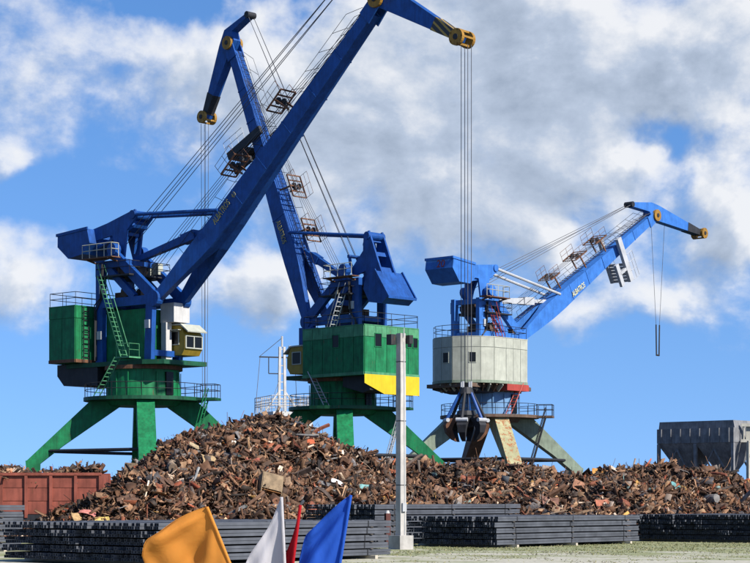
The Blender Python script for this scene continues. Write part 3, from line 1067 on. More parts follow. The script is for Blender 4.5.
# yellow skirt plates around the rear of the house
sk = MB().prism([(-6.29, 12.5), (-6.29, 10.9), (-6.24, 10.9), (-6.24, 12.5)], -3.05, 1.2, 'y').build('yellow_skirt', M_yellow, c2)
MB().add([(-6.29, 1.2, 12.5), (-6.29, 1.2, 10.9), (-6.29, 3.55, 11.75), (-6.29, 3.55, 12.5), (-6.24, 1.2, 12.5), (-6.24, 1.2, 10.9), (-6.24, 3.55, 11.75), (-6.24, 3.55, 12.5)],
         [(0, 1, 2, 3), (7, 6, 5, 4), (0, 4, 5, 1), (1, 5, 6, 2), (2, 6, 7, 3), (3, 7, 4, 0)]).build('yellow_skirt', M_yellow, c2)
MB().add([(-6.29, -3.05, 12.5), (-6.29, -3.05, 10.9), (-5.6, -3.68, 10.9), (-5.6, -3.68, 12.5), (-6.24, -3.03, 12.5), (-6.24, -3.03, 10.9), (-5.6, -3.62, 10.9), (-5.6, -3.62, 12.5)],
         [(0, 1, 2, 3), (7, 6, 5, 4), (0, 4, 5, 1), (1, 5, 6, 2), (2, 6, 7, 3), (3, 7, 4, 0)]).build('yellow_skirt', M_yellow, c2)

legs3 = [M_graygreen, M_brownleg, M_graygreen, M_rustleg]
c3 = crane('portal_crane', LOC3, RZ3, 12, (28.0, 0, 32.2), (37.4, 0, 31.3), (23.7, 0, 32.9), (-0.2, 24.0), 2, 7.3, -1,
           dict(sill=M_graygreen, poly=H3, z0=12.85, z1=17.1, mat=M_cream, band=M_cream,
                openings=[(6, 0.4, 15.2, 0.6, 0.9), (8, 0.45, 15.2, 0.6, 0.9), (12, 0.4, 15.2, 0.6, 0.9)],
                skirt=dict(poly=[(-5.6, 12.85), (-5.6, 12.3), (-3.0, 12.0), (-2.4, 12.0), (-2.4, 12.85)], w=2.4, mat=M_dark)),
           dict(base_cols, steel=M_blue_faded, legs=legs3, column=M_lightblue, platform=M_brownleg, deck=M_brownleg, stairs=M_dark, stairs2=M_redp, rod=M_galv,
                perches=((9.5, 1.6), (14.5, 2.2), (18.5, 2.2)), cross_platform=20.5, cross_mat=M_galv, number='20', nose=M_dark, arm=1.1),
           'faded light blue portal crane with round cream engine house and rust streaked legs',
           dict(z=20.6, spread=((-1.3, 0), (1.3, 0)), conv=0.25, **{'from': (29.1, 0, 31.8)}),
           [('ALBATROS', 10.6, 0.45, 0.8)], M_letter_b)
operator_cab(c3, 3.0, 2.4, 12.9, M_cream, M_cream, M_blue_faded)
# gussets below the round house rim and the red front section
n3 = len(H3)
for k in range(2, n3):
    p, q = Vector((*H3[k], 0)), Vector((*H3[(k + 1) % n3], 0))
    for u in ((0.25, 0.75) if (q - p).length < 2.5 else (0.1, 0.35, 0.6, 0.85)):
        m_p = p.lerp(q, u)
        MB().beam((m_p.x * 0.98 - 0.04, m_p.y * 0.98, 12.84), (m_p.x * 0.80 - 0.4, m_p.y * 0.80, 12.25), 0.12, 0.4).build('rim_gusset', M_brownleg if u < 0.5 else M_cream, c3)
MB().prism([(1.45, -3.6), (1.45, -2.6), (-1.9, -2.6), (-1.9, -3.6)], 12.25, 12.84, 'z').build('red_skirt', M_redp, c3)
hk = MB().tube((29.43, 0, 20.7), (29.35, 0, 17.4), 0.08, 6).tube((28.77, 0, 20.7), (28.85, 0, 17.4), 0.08, 6).tube((28.85, 0, 17.45), (29.35, 0, 17.45), 0.1, 6)
hk.build('rope_coupling', M_dark, c3)


# ------------------------------------------------------------------ polyp grab hanging from the first crane
def grab(loc):
    G = thing('scrap_grab', loc, R(15), 'dark steel orange peel scrap grab hanging from four wire ropes', 'grab')
    MB().disc((0, 0), 0.55, 3.15, 3.6, 14, 0.4).build('head', M_dark, G)
    for (x, y) in ((-0.28, -0.2), (0.28, -0.2), (-0.28, 0.2), (0.28, 0.2)):
        MB().tube((x, y, 3.55), (x, y, 4.0), 0.07, 6).build('rope_socket', M_galv, G)
    MB().disc((0, 0), 0.45, 0.9, 1.7, 14, 0.65).disc((0, 0), 0.7, 1.7, 2.0, 14, 0.6).build('lower_block', M_dark, G)
    for k in range(6):
        a = k * math.pi / 3
        MB().tube((0.45, 0, 3.2), (1.42, 0, 1.35), 0.1, 8, 0.12).rotz(a).build('arm', M_blue if k % 2 else M_dark, G)
        pts = [(0.6, 1.5), (1.35, 1.45), (1.55, 1.0), (1.45, 0.5), (1.05, 0.05), (0.72, -0.1), (0.95, 0.4), (1.08, 0.75), (0.95, 1.1)]
        c = MB().prism(pts, -0.36, 0.36, 'y')
        c.v = [(x, y * (0.35 + 0.65 * max(0.0, min(1.0, (z + 0.1) / 1.3))), z) for x, y, z in c.v]
        cl = c.rotz(a).build('claw', M_dark if k % 3 else M_rusty, G)
        MB().tube((1.42, -0.4, 1.35), (1.42, 0.4, 1.35), 0.14, 8).rotz(a).build('hinge_pin', M_galv, cl)
    for k in range(4):
        a = k * math.pi / 2 + 0.5
        MB().tube((0.2, 0, 3.2), (0.25, 0, 1.9), 0.035, 5).rotz(a).build('closing_rope', M_galv, G)
    return G


f1 = Vector((math.cos(RZ1), math.sin(RZ1)))
tip1 = Vector((LOC1[0], LOC1[1])) + f1 * 31.85
grab((tip1.x, tip1.y, 6.05))


# ------------------------------------------------------------------ storage hopper on the far right
def hopper():
    H = thing('storage_hopper', (34.5, 197.0, 0), R(-42), 'dark grey steel twin storage hopper on legs behind the scrap heap', 'hopper')
    M = material('dark_grey_plate', (0.20, 0.20, 0.205), 0.65, 0.35, 0.3)
    Mb = material('beige_beam_paint', (0.45, 0.43, 0.36), 0.6, 0.2, 0.2)
    w, d = 9.2, 5.0
    MB().box((0, 0, 8.6), (w, d, 1.5)).build('bin', M, H)
    cap = MB().prism([(-w / 2 + 0.1, 9.35), (w / 2 + 0.0, 9.35), (w / 2 - 0.15, 10.1), (-w / 2 + 0.2, 10.1)], -d / 2 + 0.2, d / 2 - 0.2, 'y').build('bin_top', M, H)
    for k in range(8):
        MB().box((-w / 2 + 0.55 + k * (w - 1.1) / 7, -d / 2 - 0.06, 8.6), (0.14, 0.12, 1.46)).build('stiffener', M, H)
    for s in (-1, 1):
        f = MB()
        cx = s * w / 4
        top = [(cx - w / 4 + 0.03, -d / 2 + 0.05), (cx + w / 4 - 0.03, -d / 2 + 0.05), (cx + w / 4 - 0.03, d / 2 - 0.05), (cx - w / 4 + 0.03, d / 2 - 0.05)]
        bot = [(cx - 0.5, -0.5), (cx + 0.5, -0.5), (cx + 0.5, 0.5), (cx - 0.5, 0.5)]
        f.add([(x, y, 7.84) for x, y in top] + [(x, y, 4.4) for x, y in bot], [(0, 1, 2, 3), (7, 6, 5, 4), (0, 4, 5, 1), (1, 5, 6, 2), (2, 6, 7, 3), (3, 7, 4, 0)])
        fo = f.build('funnel', M, H)
        MB().box((cx, 0, 4.1), (1.1, 1.1, 0.6)).build('discharge_gate', M, fo)
    for x in (-w / 2 + 0.15, 0, w / 2 - 0.15):
        for y in (-d / 2 + 0.15, d / 2 - 0.15):
            MB().box((x, y, 3.9), (0.3, 0.3, 7.8)).build('leg', M, H)
    for y in (-d / 2 + 0.15, d / 2 - 0.15):
        br = MB()
        for x0, x1 in ((-w / 2 + 0.15, 0), (0, w / 2 - 0.15)):
            br.beam((x0, y, 3.5), ((x0 + x1) / 2, y, 7.2), 0.14, 0.14).beam((x1, y, 3.5), ((x0 + x1) / 2, y, 7.2), 0.14, 0.14)
            br.beam((x0, y, 3.4), (x1, y, 3.4), 0.18, 0.22)
        br.build('bracing', M, H)
    # conveyor gallery frame on the sunny side
    c = MB()
    for z in (8.0, 9.6):
        c.beam((w / 2 + 0.2, -1.4, z), (w / 2 + 9, 5.0, z), 0.25, 0.3)
    for k in range(8):
        x = w / 2 + 0.4 + k * 1.15
        c.beam((x, -1.25 + k * 0.83, 8.0), (x, -1.25 + k * 0.83, 9.6), 0.14, 0.14)
    for x, y in ((w / 2 + 0.8, -1.0), (w / 2 + 7.5, 3.9)):
        c.beam((x, y, 0), (x, y, 8.0), 0.3, 0.3)
    c.beam((w / 2 + 0.8, -1.0, 6.6), (w / 2 + 7.5, 3.9, 2.6), 0.2, 0.2).beam((w / 2 + 0.8, -1.0, 3.4), (w / 2 + 7.5, 3.9, 3.4), 0.2, 0.25)
    c.build('conveyor_frame', Mb, H)
    MB().box((w / 2 + 4.5, 2.05, 8.8), (10.0, 0.08, 1.3), 0.63).build('conveyor_cladding', Mb, H)


hopper()


# ------------------------------------------------------------------ moored ship, its white mast shows between the cranes
def ship():
    S = thing('moored_ship', (-11.35, 232, -2.2), R(20), 'moored ship with white lattice mast showing above the scrap heap', 'ship')
    hullp = [(-26, -6), (18, -6), (27, 0), (18, 6), (-26, 6)]
    MB().prism(hullp, -0.8, 5.2, 'z').build('hull', material('hull_paint', (0.03, 0.035, 0.05), 0.5, 0.2, 0.2), S)
    dh = MB().box((0, 0, 8.2), (7, 9.5, 6.0)).box((0.3, 0, 12.95), (5, 7, 3.8)).build('deckhouse', M_white, S)
    for k in range(5):
        MB().box((-2.4 + k * 1.2, -4.77, 9.6), (0.6, 0.06, 0.7)).build('window', M_glass, dh)
    rl = MB()
    railing(rl, [(-3.6, -4.9, 11.2), (3.6, -4.9, 11.2), (3.6, 4.9, 11.2), (-3.6, 4.9, 11.2)], h=1.7, r=0.05, closed=True)
    railing(rl, [(-2.4, -3.6, 14.85), (3.0, -3.6, 14.85), (3.0, 3.6, 14.85), (-2.4, 3.6, 14.85)], h=1.9, r=0.045, closed=True, post=0.9)
    railing(rl, [(-2.4, -3.6, 14.85), (3.0, -3.6, 14.85), (3.0, 3.6, 14.85), (-2.4, 3.6, 14.85)], h=1.4, r=0.04, closed=True)
    rl.build('bridge_railing', M_white, S)
    m = MB()
    for s in (-0.45, 0.45):
        m.beam((s, 0, 12.0), (s * 0.6, 0, 22.9), 0.3, 0.3)
    for k in range(11):
        z = 12.6 + k
        m.beam((-0.45, 0, z), (0.45, 0, z), 0.1, 0.12)
    m.beam((-0.3, 0, 17.6), (-2.2, 0, 14.9), 0.16, 0.16).beam((0.3, 0, 17.6), (2.2, 0, 14.9), 0.16, 0.16)
    m.tube((0, 0, 22.9), (0, 0, 24.2), 0.12, 6)
    mo = m.build('mast', M_white, S)
    MB().beam((-2.9, 0, 21.6), (2.4, 0, 21.6), 0.12, 0.16).beam((-1.7, 0, 19.6), (0, 0, 19.6), 0.1, 0.12).beam((-1.7, 0, 19.6), (-1.7, 0, 21.6), 0.08, 0.1).build('yard', M_dark, mo)
    MB().box((1.2, 0, 22.1), (0.7, 0.4, 0.6)).box((1.0, 0, 22.8), (0.3, 0.3, 0.5)).build('radar', M_galv, mo)
    st = MB()
    for (p, q) in (((-2.8, 0, 21.5), (-4.6, -3, 11.5)), ((0, 0, 24.0), (-2.8, 0, 21.7)), ((-0.3, 0, 19), (-3.5, -3, 12.4)), ((1.7, 0, 20.2), (3, 3, 12.4))):
        st.tube(p, q, 0.035, 4)
    st.build('stay', M_rope, mo)


ship()

# ------------------------------------------------------------------ scrap heap
RIDGE = [(-22.0, 1.3), (-18.5, 2.0), (-16.0, 2.6), (-14.2, 4.3), (-12.3, 5.75), (-11.0, 6.55), (-9.5, 6.75), (-8.0, 7.0), (-6.3, 7.35), (-4.6, 6.8), (-2.7, 5.7), (-0.4, 4.8),
         (2.4, 4.35), (6.0, 4.25), (10.0, 4.05), (12.0, 4.0), (13.6, 4.3), (15.2, 4.45), (17.0, 4.4), (19.4, 3.95), (21.0, 3.4), (23.0, 2.8), (27.0, 2.2), (31.0, 1.3)]
RX = np.array([p[0] for p in RIDGE])
RZ_ = np.array([p[1] for p in RIDGE])
YR = np.interp


def ridge_y(x):
    return np.interp(x, [-22, -14, -6, 4, 12, 31], [112, 113, 113, 114, 114, 114])


def front_y(x):
    return np.interp(x, [-22, -16.5, -13.5, -11, -6, 1, 4, 8, 12, 31], [101, 97, 93.0, 92, 96, 101, 103, 104, 104, 104])


PH = nrng.random((6, 3)) * 6.28


def heap_h(x, y):
    rz = np.interp(x, RX, RZ_) - 0.35
    ry, fy = ridge_y(x), front_y(x)
    t = np.where(y < ry, (y - fy) / (ry - fy), 1 - (y - ry) / 13.0)
    t = np.clip(t, -0.05, 1.0)
    h = rz * np.sign(t) * np.abs(t) ** 0.92
    w = np.zeros_like(x)
    for i, (fx, fy_, a) in enumerate(((0.5, 0.4, 0.22), (0.9, 1.1, 0.18), (1.7, 1.3, 0.12), (2.7, 2.1, 0.08), (0.3, 0.8, 0.2), (3.4, 3.9, 0.06))):
        w += a * np.sin(x * fx + PH[i, 0]) * np.sin(y * fy_ + PH[i, 1])
    spill = np.interp(x, [-19.5, -17.5, -16.0, -14.4, -12.8, -10.5, -7.5], [0, 0.55, 1.25, 2.2, 3.15, 3.4, 0]) * np.exp(-((y - 95.2) / 3.3) ** 2)
    h = np.maximum(h, spill - 0.12)
    return h + w * np.clip(np.maximum(t * 3, h), 0, 1) * 1.1


PALETTE = [((0.105, 0.060, 0.036), 24), ((0.066, 0.040, 0.028), 20), ((0.150, 0.090, 0.055), 17), ((0.026, 0.021, 0.018), 15), ((0.215, 0.140, 0.090), 11),
           ((0.33, 0.24, 0.16), 5.5), ((0.12, 0.11, 0.105), 6), ((0.27, 0.25, 0.24), 2.2), ((0.55, 0.51, 0.45), 1.0), ((0.22, 0.080, 0.042), 4), ((0.36, 0.10, 0.05), 0.3),
           ((0.10, 0.18, 0.20), 0.25), ((0.06, 0.08, 0.11), 0.8), ((0.40, 0.26, 0.08), 0.3)]
PC = np.array([p[0] for p in PALETTE])
PW = np.array([p[1] for p in PALETTE], float)
PW /= PW.sum()


def rand_rot(n, flat):
    """Random rotation matrices; flat (0..1) keeps the piece's thin axis closer to the vertical."""
    q = nrng.normal(size=(n, 4))
    q[:, 1] *= (1 - flat)
    q[:, 2] *= (1 - flat)
    q /= np.linalg.norm(q, axis=1)[:, None]
    w, x, y, z = q.T
    return np.stack([np.stack([1 - 2 * (y * y + z * z), 2 * (x * y - z * w), 2 * (x * z + y * w)], -1),
                     np.stack([2 * (x * y + z * w), 1 - 2 * (x * x + z * z), 2 * (y * z - x * w)], -1),
                     np.stack([2 * (x * z - y * w), 2 * (y * z + x * w), 1 - 2 * (x * x + y * y)], -1)], 1)


BOXV = np.array([[-1, -1, -1], [1, -1, -1], [1, 1, -1], [-1, 1, -1], [-1, -1, 1], [1, -1, 1], [1, 1, 1], [-1, 1, 1]], float)
BOXF = [(3, 2, 1, 0), (4, 5, 6, 7), (0, 1, 5, 4), (1, 2, 6, 5), (2, 3, 7, 6), (3, 0, 4, 7)]


def strip_template(nseg, prof):
    """Swept profile along x with nseg segments; returns template verts and quads."""
    k = len(prof)
    v = []
    for i in range(nseg + 1):
        for (a_, b_) in prof:
            v.append((-1 + 2 * i / nseg, a_, b_))
    f = []
    for i in range(nseg):
        for j in range(k):
            f.append((i * k + j, i * k + (j + 1) % k, (i + 1) * k + (j + 1) % k, (i + 1) * k + j))
    f.append(tuple(range(k - 1, -1, -1)))
    f.append(tuple(nseg * k + j for j in range(k)))
    return np.array(v, float), f


TUBE = strip_template(1, [(math.cos(2 * math.pi * i / 6), math.sin(2 * math.pi * i / 6)) for i in range(6)])
ANGLE = strip_template(1, [(-1, -1), (1, -1), (1, -0.8), (-0.8, -0.8), (-0.8, 1), (-1, 1)])
CHANNEL = strip_template(1, [(-1, -1), (1, -1), (1, 1), (0.8, 1), (0.8, -0.75), (-0.8, -0.75), (-0.8, 1), (-1, 1)])
WIRE = strip_template(4, [(1, 0), (-0.5, 0.87), (-0.5, -0.87)])
SHEET = strip_template(2, [(-1, -1), (1, -1), (1, 1), (-1, 1)])
BOX = (BOXV, BOXF)
# rough lump: an octahedron-like casting with cut corners
LUMP_V = []
for zz, rr, ph in ((-1, 0.55, 0), (-0.35, 1.0, 0.5), (0.4, 0.95, 0.1), (1, 0.5, 0.6)):
    for i in range(6):
        LUMP_V.append((rr * math.cos(ph + i * math.pi / 3), rr * math.sin(ph + i * math.pi / 3), zz))
LUMP_F = [(5, 4, 3, 2, 1, 0), tuple(range(18, 24))]
for rI in range(3):
    for i in range(6):
        LUMP_F.append((rI * 6 + i, rI * 6 + (i + 1) % 6, rI * 6 + 6 + (i + 1) % 6, rI * 6 + 6 + i))
LUMP = (np.array(LUMP_V), LUMP_F)


def scatter(name, pts, normals_flat, size_lo, size_hi, mat, parent=None):
    """Tens of thousands of bent offcuts joined into one mesh with a colour for each piece."""
    kinds = [(BOX, 0.20, lambda n: np.stack([nrng.uniform(.5, 1.2, n), nrng.uniform(.2, .7, n), nrng.uniform(.02, .10, n)], 1), 0.12),
             (SHEET, 0.24, lambda n: np.stack([nrng.uniform(.5, 1.2, n), nrng.uniform(.25, .75, n), np.full(n, .02)], 1), 0.30),
             (TUBE, 0.07, lambda n: np.stack([nrng.uniform(.8, 1.9, n), *(2 * [nrng.uniform(.06, .20, n)])], 1), 0.03),
             (ANGLE, 0.18, lambda n: np.stack([nrng.uniform(.8, 2.0, n), nrng.uniform(.07, .20, n), nrng.uniform(.07, .20, n)], 1), 0.06),
             (CHANNEL, 0.10, lambda n: np.stack([nrng.uniform(.6, 1.6, n), nrng.uniform(.14, .32, n), nrng.uniform(.10, .22, n)], 1), 0.04),
             (WIRE, 0.15, lambda n: np.stack([nrng.uniform(1.0, 2.6, n), np.full(n, .035), np.full(n, .035)], 1), 0.0),
             (LUMP, 0.06, lambda n: np.stack([nrng.uniform(.3, .6, n), nrng.uniform(.25, .5, n), nrng.uniform(.15, .45, n)], 1), 0.25)]
    N = len(pts)
    kind = nrng.choice(len(kinds), size=N, p=[k[1] for k in kinds])
    V, Fl, Fs, Cc = [], [], [], []
    off = 0
    for ki, (tpl, _, dim, jit) in enumerate(kinds):
        idx = np.where(kind == ki)[0]
        n = len(idx)
        if n == 0:
            continue
        tv, tf = tpl
        m = len(tv)
        size = size_lo * (size_hi / size_lo) ** (nrng.random(n) ** 2.2)
        v = np.repeat(tv[None], n, 0) * dim(n)[:, None, :] * size[:, None, None]
        # bend along the length
        bend = nrng.normal(0, 0.45, (n, 1)) * (0.9 if ki == 1 else 1.6 if ki == 5 else 0.35 if ki in (2, 3) else 0.0)
        xx = np.repeat(tv[None, :, 0], n, 0)
        v[:, :, 2] += bend * (xx ** 2 - 0.3) * size[:, None] * 0.5
        if ki in (1, 5):
            v[:, :, 1] += nrng.normal(0, 0.2, (n, 1)) * np.sin(xx * 3.0 + nrng.uniform(0, 6, (n, 1))) * size[:, None]
        v += nrng.normal(0, 1, v.shape) * jit * size[:, None, None] * (0.4 if ki != 1 else 0.16)
        rm = rand_rot(n, normals_flat)
        v = np.einsum('nij,nmj->nmi', rm, v) + pts[idx][:, None, :]
        V.append(v.reshape(-1, 3))
        loc_ = pts[idx]
        tone = 1.0 + 0.28 * np.sin(loc_[:, 0] * 0.8 + 1.0) * np.sin(loc_[:, 1] * 0.9 + loc_[:, 0] * 0.3) + 0.15 * np.sin(loc_[:, 0] * 2.3) * np.sin(loc_[:, 2] * 2.1)
        c = PC[nrng.choice(len(PC), size=n, p=PW)] * nrng.uniform(0.6, 1.4, (n, 1)) * tone[:, None]
        Cc.append(np.repeat(c * np.array([0.88, 0.75, 0.64]), m, 0))
        base = off + np.arange(n) * m
        for f in tf:
            Fl.append((base[:, None] + np.array(f)[None]).reshape(-1))
            Fs.append(np.full(n, len(f)))
        off += n * m
    V = np.concatenate(V)
    loops = np.concatenate(Fl).astype(np.int32)
    tot = np.concatenate(Fs).astype(np.int32)
    start = np.concatenate([[0], np.cumsum(tot)[:-1]]).astype(np.int32)
    me = bpy.data.meshes.new(name)
    me.vertices.add(len(V))
    me.vertices.foreach_set('co', V.astype(np.float32).ravel())
    me.loops.add(len(loops))
    me.loops.foreach_set('vertex_index', loops)
    me.polygons.add(len(tot))
    me.polygons.foreach_set('loop_start', start)
    me.polygons.foreach_set('loop_total', tot)
    at = me.attributes.new('piece_colour', 'FLOAT_COLOR', 'POINT')
    ca = np.concatenate(Cc)
    at.data.foreach_set('color', np.concatenate([ca, np.ones((len(ca), 1))], 1).astype(np.float32).ravel())
    me.update(calc_edges=True)
    me.validate()
    return link(name, me, mat, parent)


# core of the heap
xs = np.arange(-24, 33.1, 0.5)
ys = np.arange(88, 128.1, 0.5)
gx, gy = np.meshgrid(xs, ys, indexing='ij')
gz = heap_h(gx, gy) - 0.25
nv = len(ys)
verts = np.stack([gx, gy, gz], -1).reshape(-1, 3)
faces = [(i * nv + j, (i + 1) * nv + j, (i + 1) * nv + j + 1, i * nv + j + 1) for i in range(len(xs) - 1) for j in range(nv - 1)
         if max(gz[i, j], gz[i + 1, j], gz[i, j + 1], gz[i + 1, j + 1]) > -0.24]
me = bpy.data.meshes.new('scrap_heap')
me.from_pydata([tuple(v) for v in verts], [], faces)
core = link('scrap_heap', me, material('rusty_fines', (0.035, 0.022, 0.016), 0.9, 0.4, 0, streak=False))
tag(core, 'large heap of rusty mixed scrap metal', 'scrap heap', kind='stuff')

n = 120000
px = nrng.uniform(-21, 30, n)
w = nrng.random(n)
fy0 = np.minimum(front_y(px), np.interp(px, [-20, -18.5, -9, -7], [104, 90.5, 90.5, 104])) - 0.6
py = fy0 + (ridge_y(px) + 3.0 - fy0) * w
pz = heap_h(px, py)
keep = (pz > 0.02)
px, py, pz = px[keep], py[keep], pz[keep]
pz = pz + nrng.uniform(-0.25, 0.15, len(px))
sc = scatter('scrap_pieces', np.stack([px, py, pz], 1), 0.45, 0.07, 0.48, M_scrap, core)
tag(sc, kind='stuff')

# countable large pieces lying on the heap
MS = {}


def scrap_mat(rgb, rust):
    key = (rgb, rust)
    if key not in MS:
        MS[key] = material('scrap_paint_%d' % len(MS), rgb, 0.75, 0.35, rust, scale=2.0, streak=False, rust_col=(0.12, 0.055, 0.03))
    return MS[key]


def surf(x, y):
    return float(heap_h(np.array([x]), np.array([y]))[0])


def on_heap(pxl, pyl):
    """Point of the heap's surface seen in a given direction (march along the ray)."""
    for k in range(900):
        Y = 85 + k * 0.05
        X = (pxl - 375) / 1900 * Y
        Z = 2.0 + (500 - pyl) / 1900 * Y
        if surf(X, Y) >= Z:
            return Vector((X, Y, Z))
    return None


def big_sheet(loc, rot, w, l, rgb, rust, name, label, cat, group=None, bend=0.12):
    nx, ny = 6, 5
    rs = random.Random(int((loc[0] * 13 + loc[1] * 7) * 100))
    mb = MB()
    top, bot = [], []
    ph = rs.uniform(0, 6)
    for i in range(nx + 1):
        for j in range(ny + 1):
            u, v = i / nx - 0.5, j / ny - 0.5
            z = bend * (math.sin(u * 5 + ph) * 0.7 + math.cos(v * 6 + ph * 2) * 0.5 + rs.uniform(-0.3, 0.3))
            x_, y_ = u * w + rs.uniform(-.02, .02), v * l + rs.uniform(-.02, .02)
            top.append((x_, y_, z + 0.012))
            bot.append((x_, y_, z - 0.012))
    m = ny + 1
    fs_ = []
    N = len(top)
    for i in range(nx):
        for j in range(ny):
            q = (i * m + j, (i + 1) * m + j, (i + 1) * m + j + 1, i * m + j + 1)
            fs_.append(q)
            fs_.append(tuple(N + k for k in reversed(q)))
    edge = [i * m for i in range(nx + 1)] + [nx * m + j for j in range(1, m)] + [i * m + ny for i in range(nx - 1, -1, -1)] + [j for j in range(ny - 1, 0, -1)]
    for a_, b_ in zip(edge, edge[1:] + edge[:1]):
        fs_.append((b_, a_, N + a_, N + b_))
    mb.add(top + bot, fs_)
    o = mb.build(name, scrap_mat(rgb, rust))
    o.location = loc
    o.rotation_euler = rot
    return tag(o, label, cat, group)


def carcass(loc, rot, dims, rgb, rust, name, label, cat):
    """Dented sheet-metal box with an open front, lining and torn door frame."""
    w, d, h = dims
    root = thing(name, loc, 0, label, cat)
    root.rotation_euler = rot
    m = scrap_mat(rgb, rust)
    t = 0.04
    MB().box((-w / 2, 0, 0), (t, d, h)).box((w / 2, 0, 0), (t, d, h)).box((0, 0, -h / 2), (w, d, t)).box((0, 0, h / 2), (w, d, t)).box((0, d / 2, 0), (w, t, h)).build('casing', m, root)
    MB().box((0, -d / 2 - 0.02, h * 0.18), (w * 0.96, t, h * 0.60)).build('door_panel', m, root)
    MB().box((0, 0, -h * 0.16), (w * 0.94, d * 0.9, 0.03)).build('shelf', scrap_mat((0.30, 0.13, 0.04), 0.2), root)
    return root


def place(px_, py_, lift=0.15):
    p = on_heap(px_, py_)
    while p is None:
        py_ += 1
        p = on_heap(px_, py_)
    return p + Vector((0, -0.25, lift * 0.3))


carcass(place(270, 490), (R(-22), R(14), R(20)), (1.15, 0.7, 1.5), (0.27, 0.19, 0.11), 0.35, 'appliance_casing', 'dented brown metal casing with open lower half lying on the scrap heap', 'casing')
carcass(place(132, 471), (R(-8), R(5), R(-15)), (0.75, 0.4, 0.75), (0.34, 0.23, 0.14), 0.2, 'appliance_casing', 'small square tan metal casing on the lower left shoulder of the scrap heap', 'casing')
SH = [
    (203, 450, 1.6, 0.5, (0.36, 0.28, 0.17), 0.25, (-30, 18, 20), 'long tan bent metal strip resting high on the heap'),
    (210, 462, 0.9, 0.8, (0.36, 0.25, 0.13), 0.3, (-55, 10, 40), 'rounded ochre sheet standing on the heap'),
    (305, 443, 1.1, 0.5, (0.52, 0.12, 0.05), 0.25, (-40, -10, 25), 'bright orange red sheet below the heap summit'),
    (253, 461, 0.8, 0.35, (0.42, 0.12, 0.08), 0.3, (-35, 5, -10), 'faded red strip on the middle of the heap'),
    (237, 442, 0.8, 0.6, (0.62, 0.58, 0.52), 0.15, (-45, 12, 30), 'dirty white sheet high on the heap'),
    (416, 486, 0.85, 0.6, (0.75, 0.72, 0.63), 0.08, (-55, 8, 5), 'clean white square sheet beside the concrete lamp post'),
    (338, 484, 0.8, 0.35, (0.74, 0.72, 0.70), 0.05, (-40, 25, 20), 'white plate edge poking from the heap above the blue flag'),
    (366, 490, 0.7, 0.6, (0.20, 0.40, 0.38), 0.15, (-60, 0, 0), 'turquoise sheet left of the lamp post'),
    (675, 487, 0.6, 0.5, (0.12, 0.30, 0.30), 0.15, (-60, 10, 20), 'teal crumpled sheet on the right part of the heap'),
    (602, 506, 0.9, 0.7, (0.34, 0.12, 0.07), 0.3, (-60, 0, 30), 'rust red square sheet low on the heap'),
    (598, 463, 0.8, 0.6, (0.50, 0.24, 0.06), 0.3, (-60, 15, 10), 'orange brown sheet on the ridge right of the cream crane'),
    (616, 472, 1.1, 0.4, (0.62, 0.52, 0.42), 0.15, (-30, 30, 20), 'long pale beige panel slanting on the right shoulder'),
    (88, 514, 0.9, 0.4, (0.55, 0.20, 0.16), 0.1, (-20, 12, -20), 'faded pink red sheet at the heap foot by the wagon'),
    (103, 521, 0.7, 0.5, (0.55, 0.40, 0.12), 0.15, (-40, -10, 15), 'yellow bent sheet at the heap foot'),
    (80, 520, 0.7, 0.7, (0.40, 0.26, 0.12), 0.25, (-50, 10, 45), 'ochre curled sheet at the heap foot'),
    (550, 503, 1.0, 0.7, (0.22, 0.11, 0.08), 0.3, (-55, 5, 10), 'maroon plate low on the heap behind the bar stack'),
    (620, 457, 0.7, 0.6, (0.20, 0.11, 0.06), 0.3, (-60, -20, 0), 'brown plate on the right ridge'),
    (440, 492, 0.8, 0.7, (0.24, 0.14, 0.09), 0.35, (-50, 10, -20), 'rusty brown plate right of the lamp post'),
]
for (x_, y_, w_, l_, rgb, rust, rot, lab) in SH:
    p = place(x_, y_)
    big_sheet(p, [R(-v) if i == 0 else R(v) for i, v in enumerate(rot)], w_, l_, rgb, rust, 'scrap_sheet', lab, 'metal sheet', bend=0.07)
pole = MB().tube((0, 0, -0.7), (0.5, 0, 0.75), 0.07, 8).build('scrap_pipe', scrap_mat((0.42, 0.42, 0.40), 0.1))
pole.location = place(190, 482)
tag(pole, 'straight grey pipe leaning on the left flank of the heap', 'pipe')
rr = random.Random(5)
tones = [((0.20, 0.11, 0.06), 'brown'), ((0.13, 0.07, 0.045), 'dark brown'), ((0.28, 0.18, 0.11), 'tan'), ((0.10, 0.09, 0.09), 'blackish'), ((0.22, 0.20, 0.19), 'grey'), ((0.30, 0.14, 0.08), 'reddish')]
cnt = 0
while cnt < 150:
    x_, y_ = rr.uniform(70, 750), rr.uniform(420, 524)
    p = on_heap(x_, y_)
    if p is None or p.z < 0.3:
        continue
    w_, l_ = rr.uniform(0.5, 1.3), rr.uniform(0.35, 0.8)
    tn = rr.choice(tones)
    sz = 'large' if w_ * l_ > 0.6 else 'small'
    shp = 'long' if w_ > 1.8 * l_ else 'squarish'
    big_sheet(p + Vector((0, -0.1, 0.05)), (rr.uniform(-0.2, 1.3), rr.uniform(-0.6, 0.6), rr.uniform(-1.5, 1.5)), w_, l_, tn[0], rr.uniform(0.1, 0.5),
              'scrap_plate', '%s %s bent %s plate lying loose on the scrap heap' % (sz, shp, tn[1]), 'scrap plate', '%s %s %s plates on the heap' % (sz, shp, tn[1]), bend=rr.uniform(0.03, 0.14))
    cnt += 1


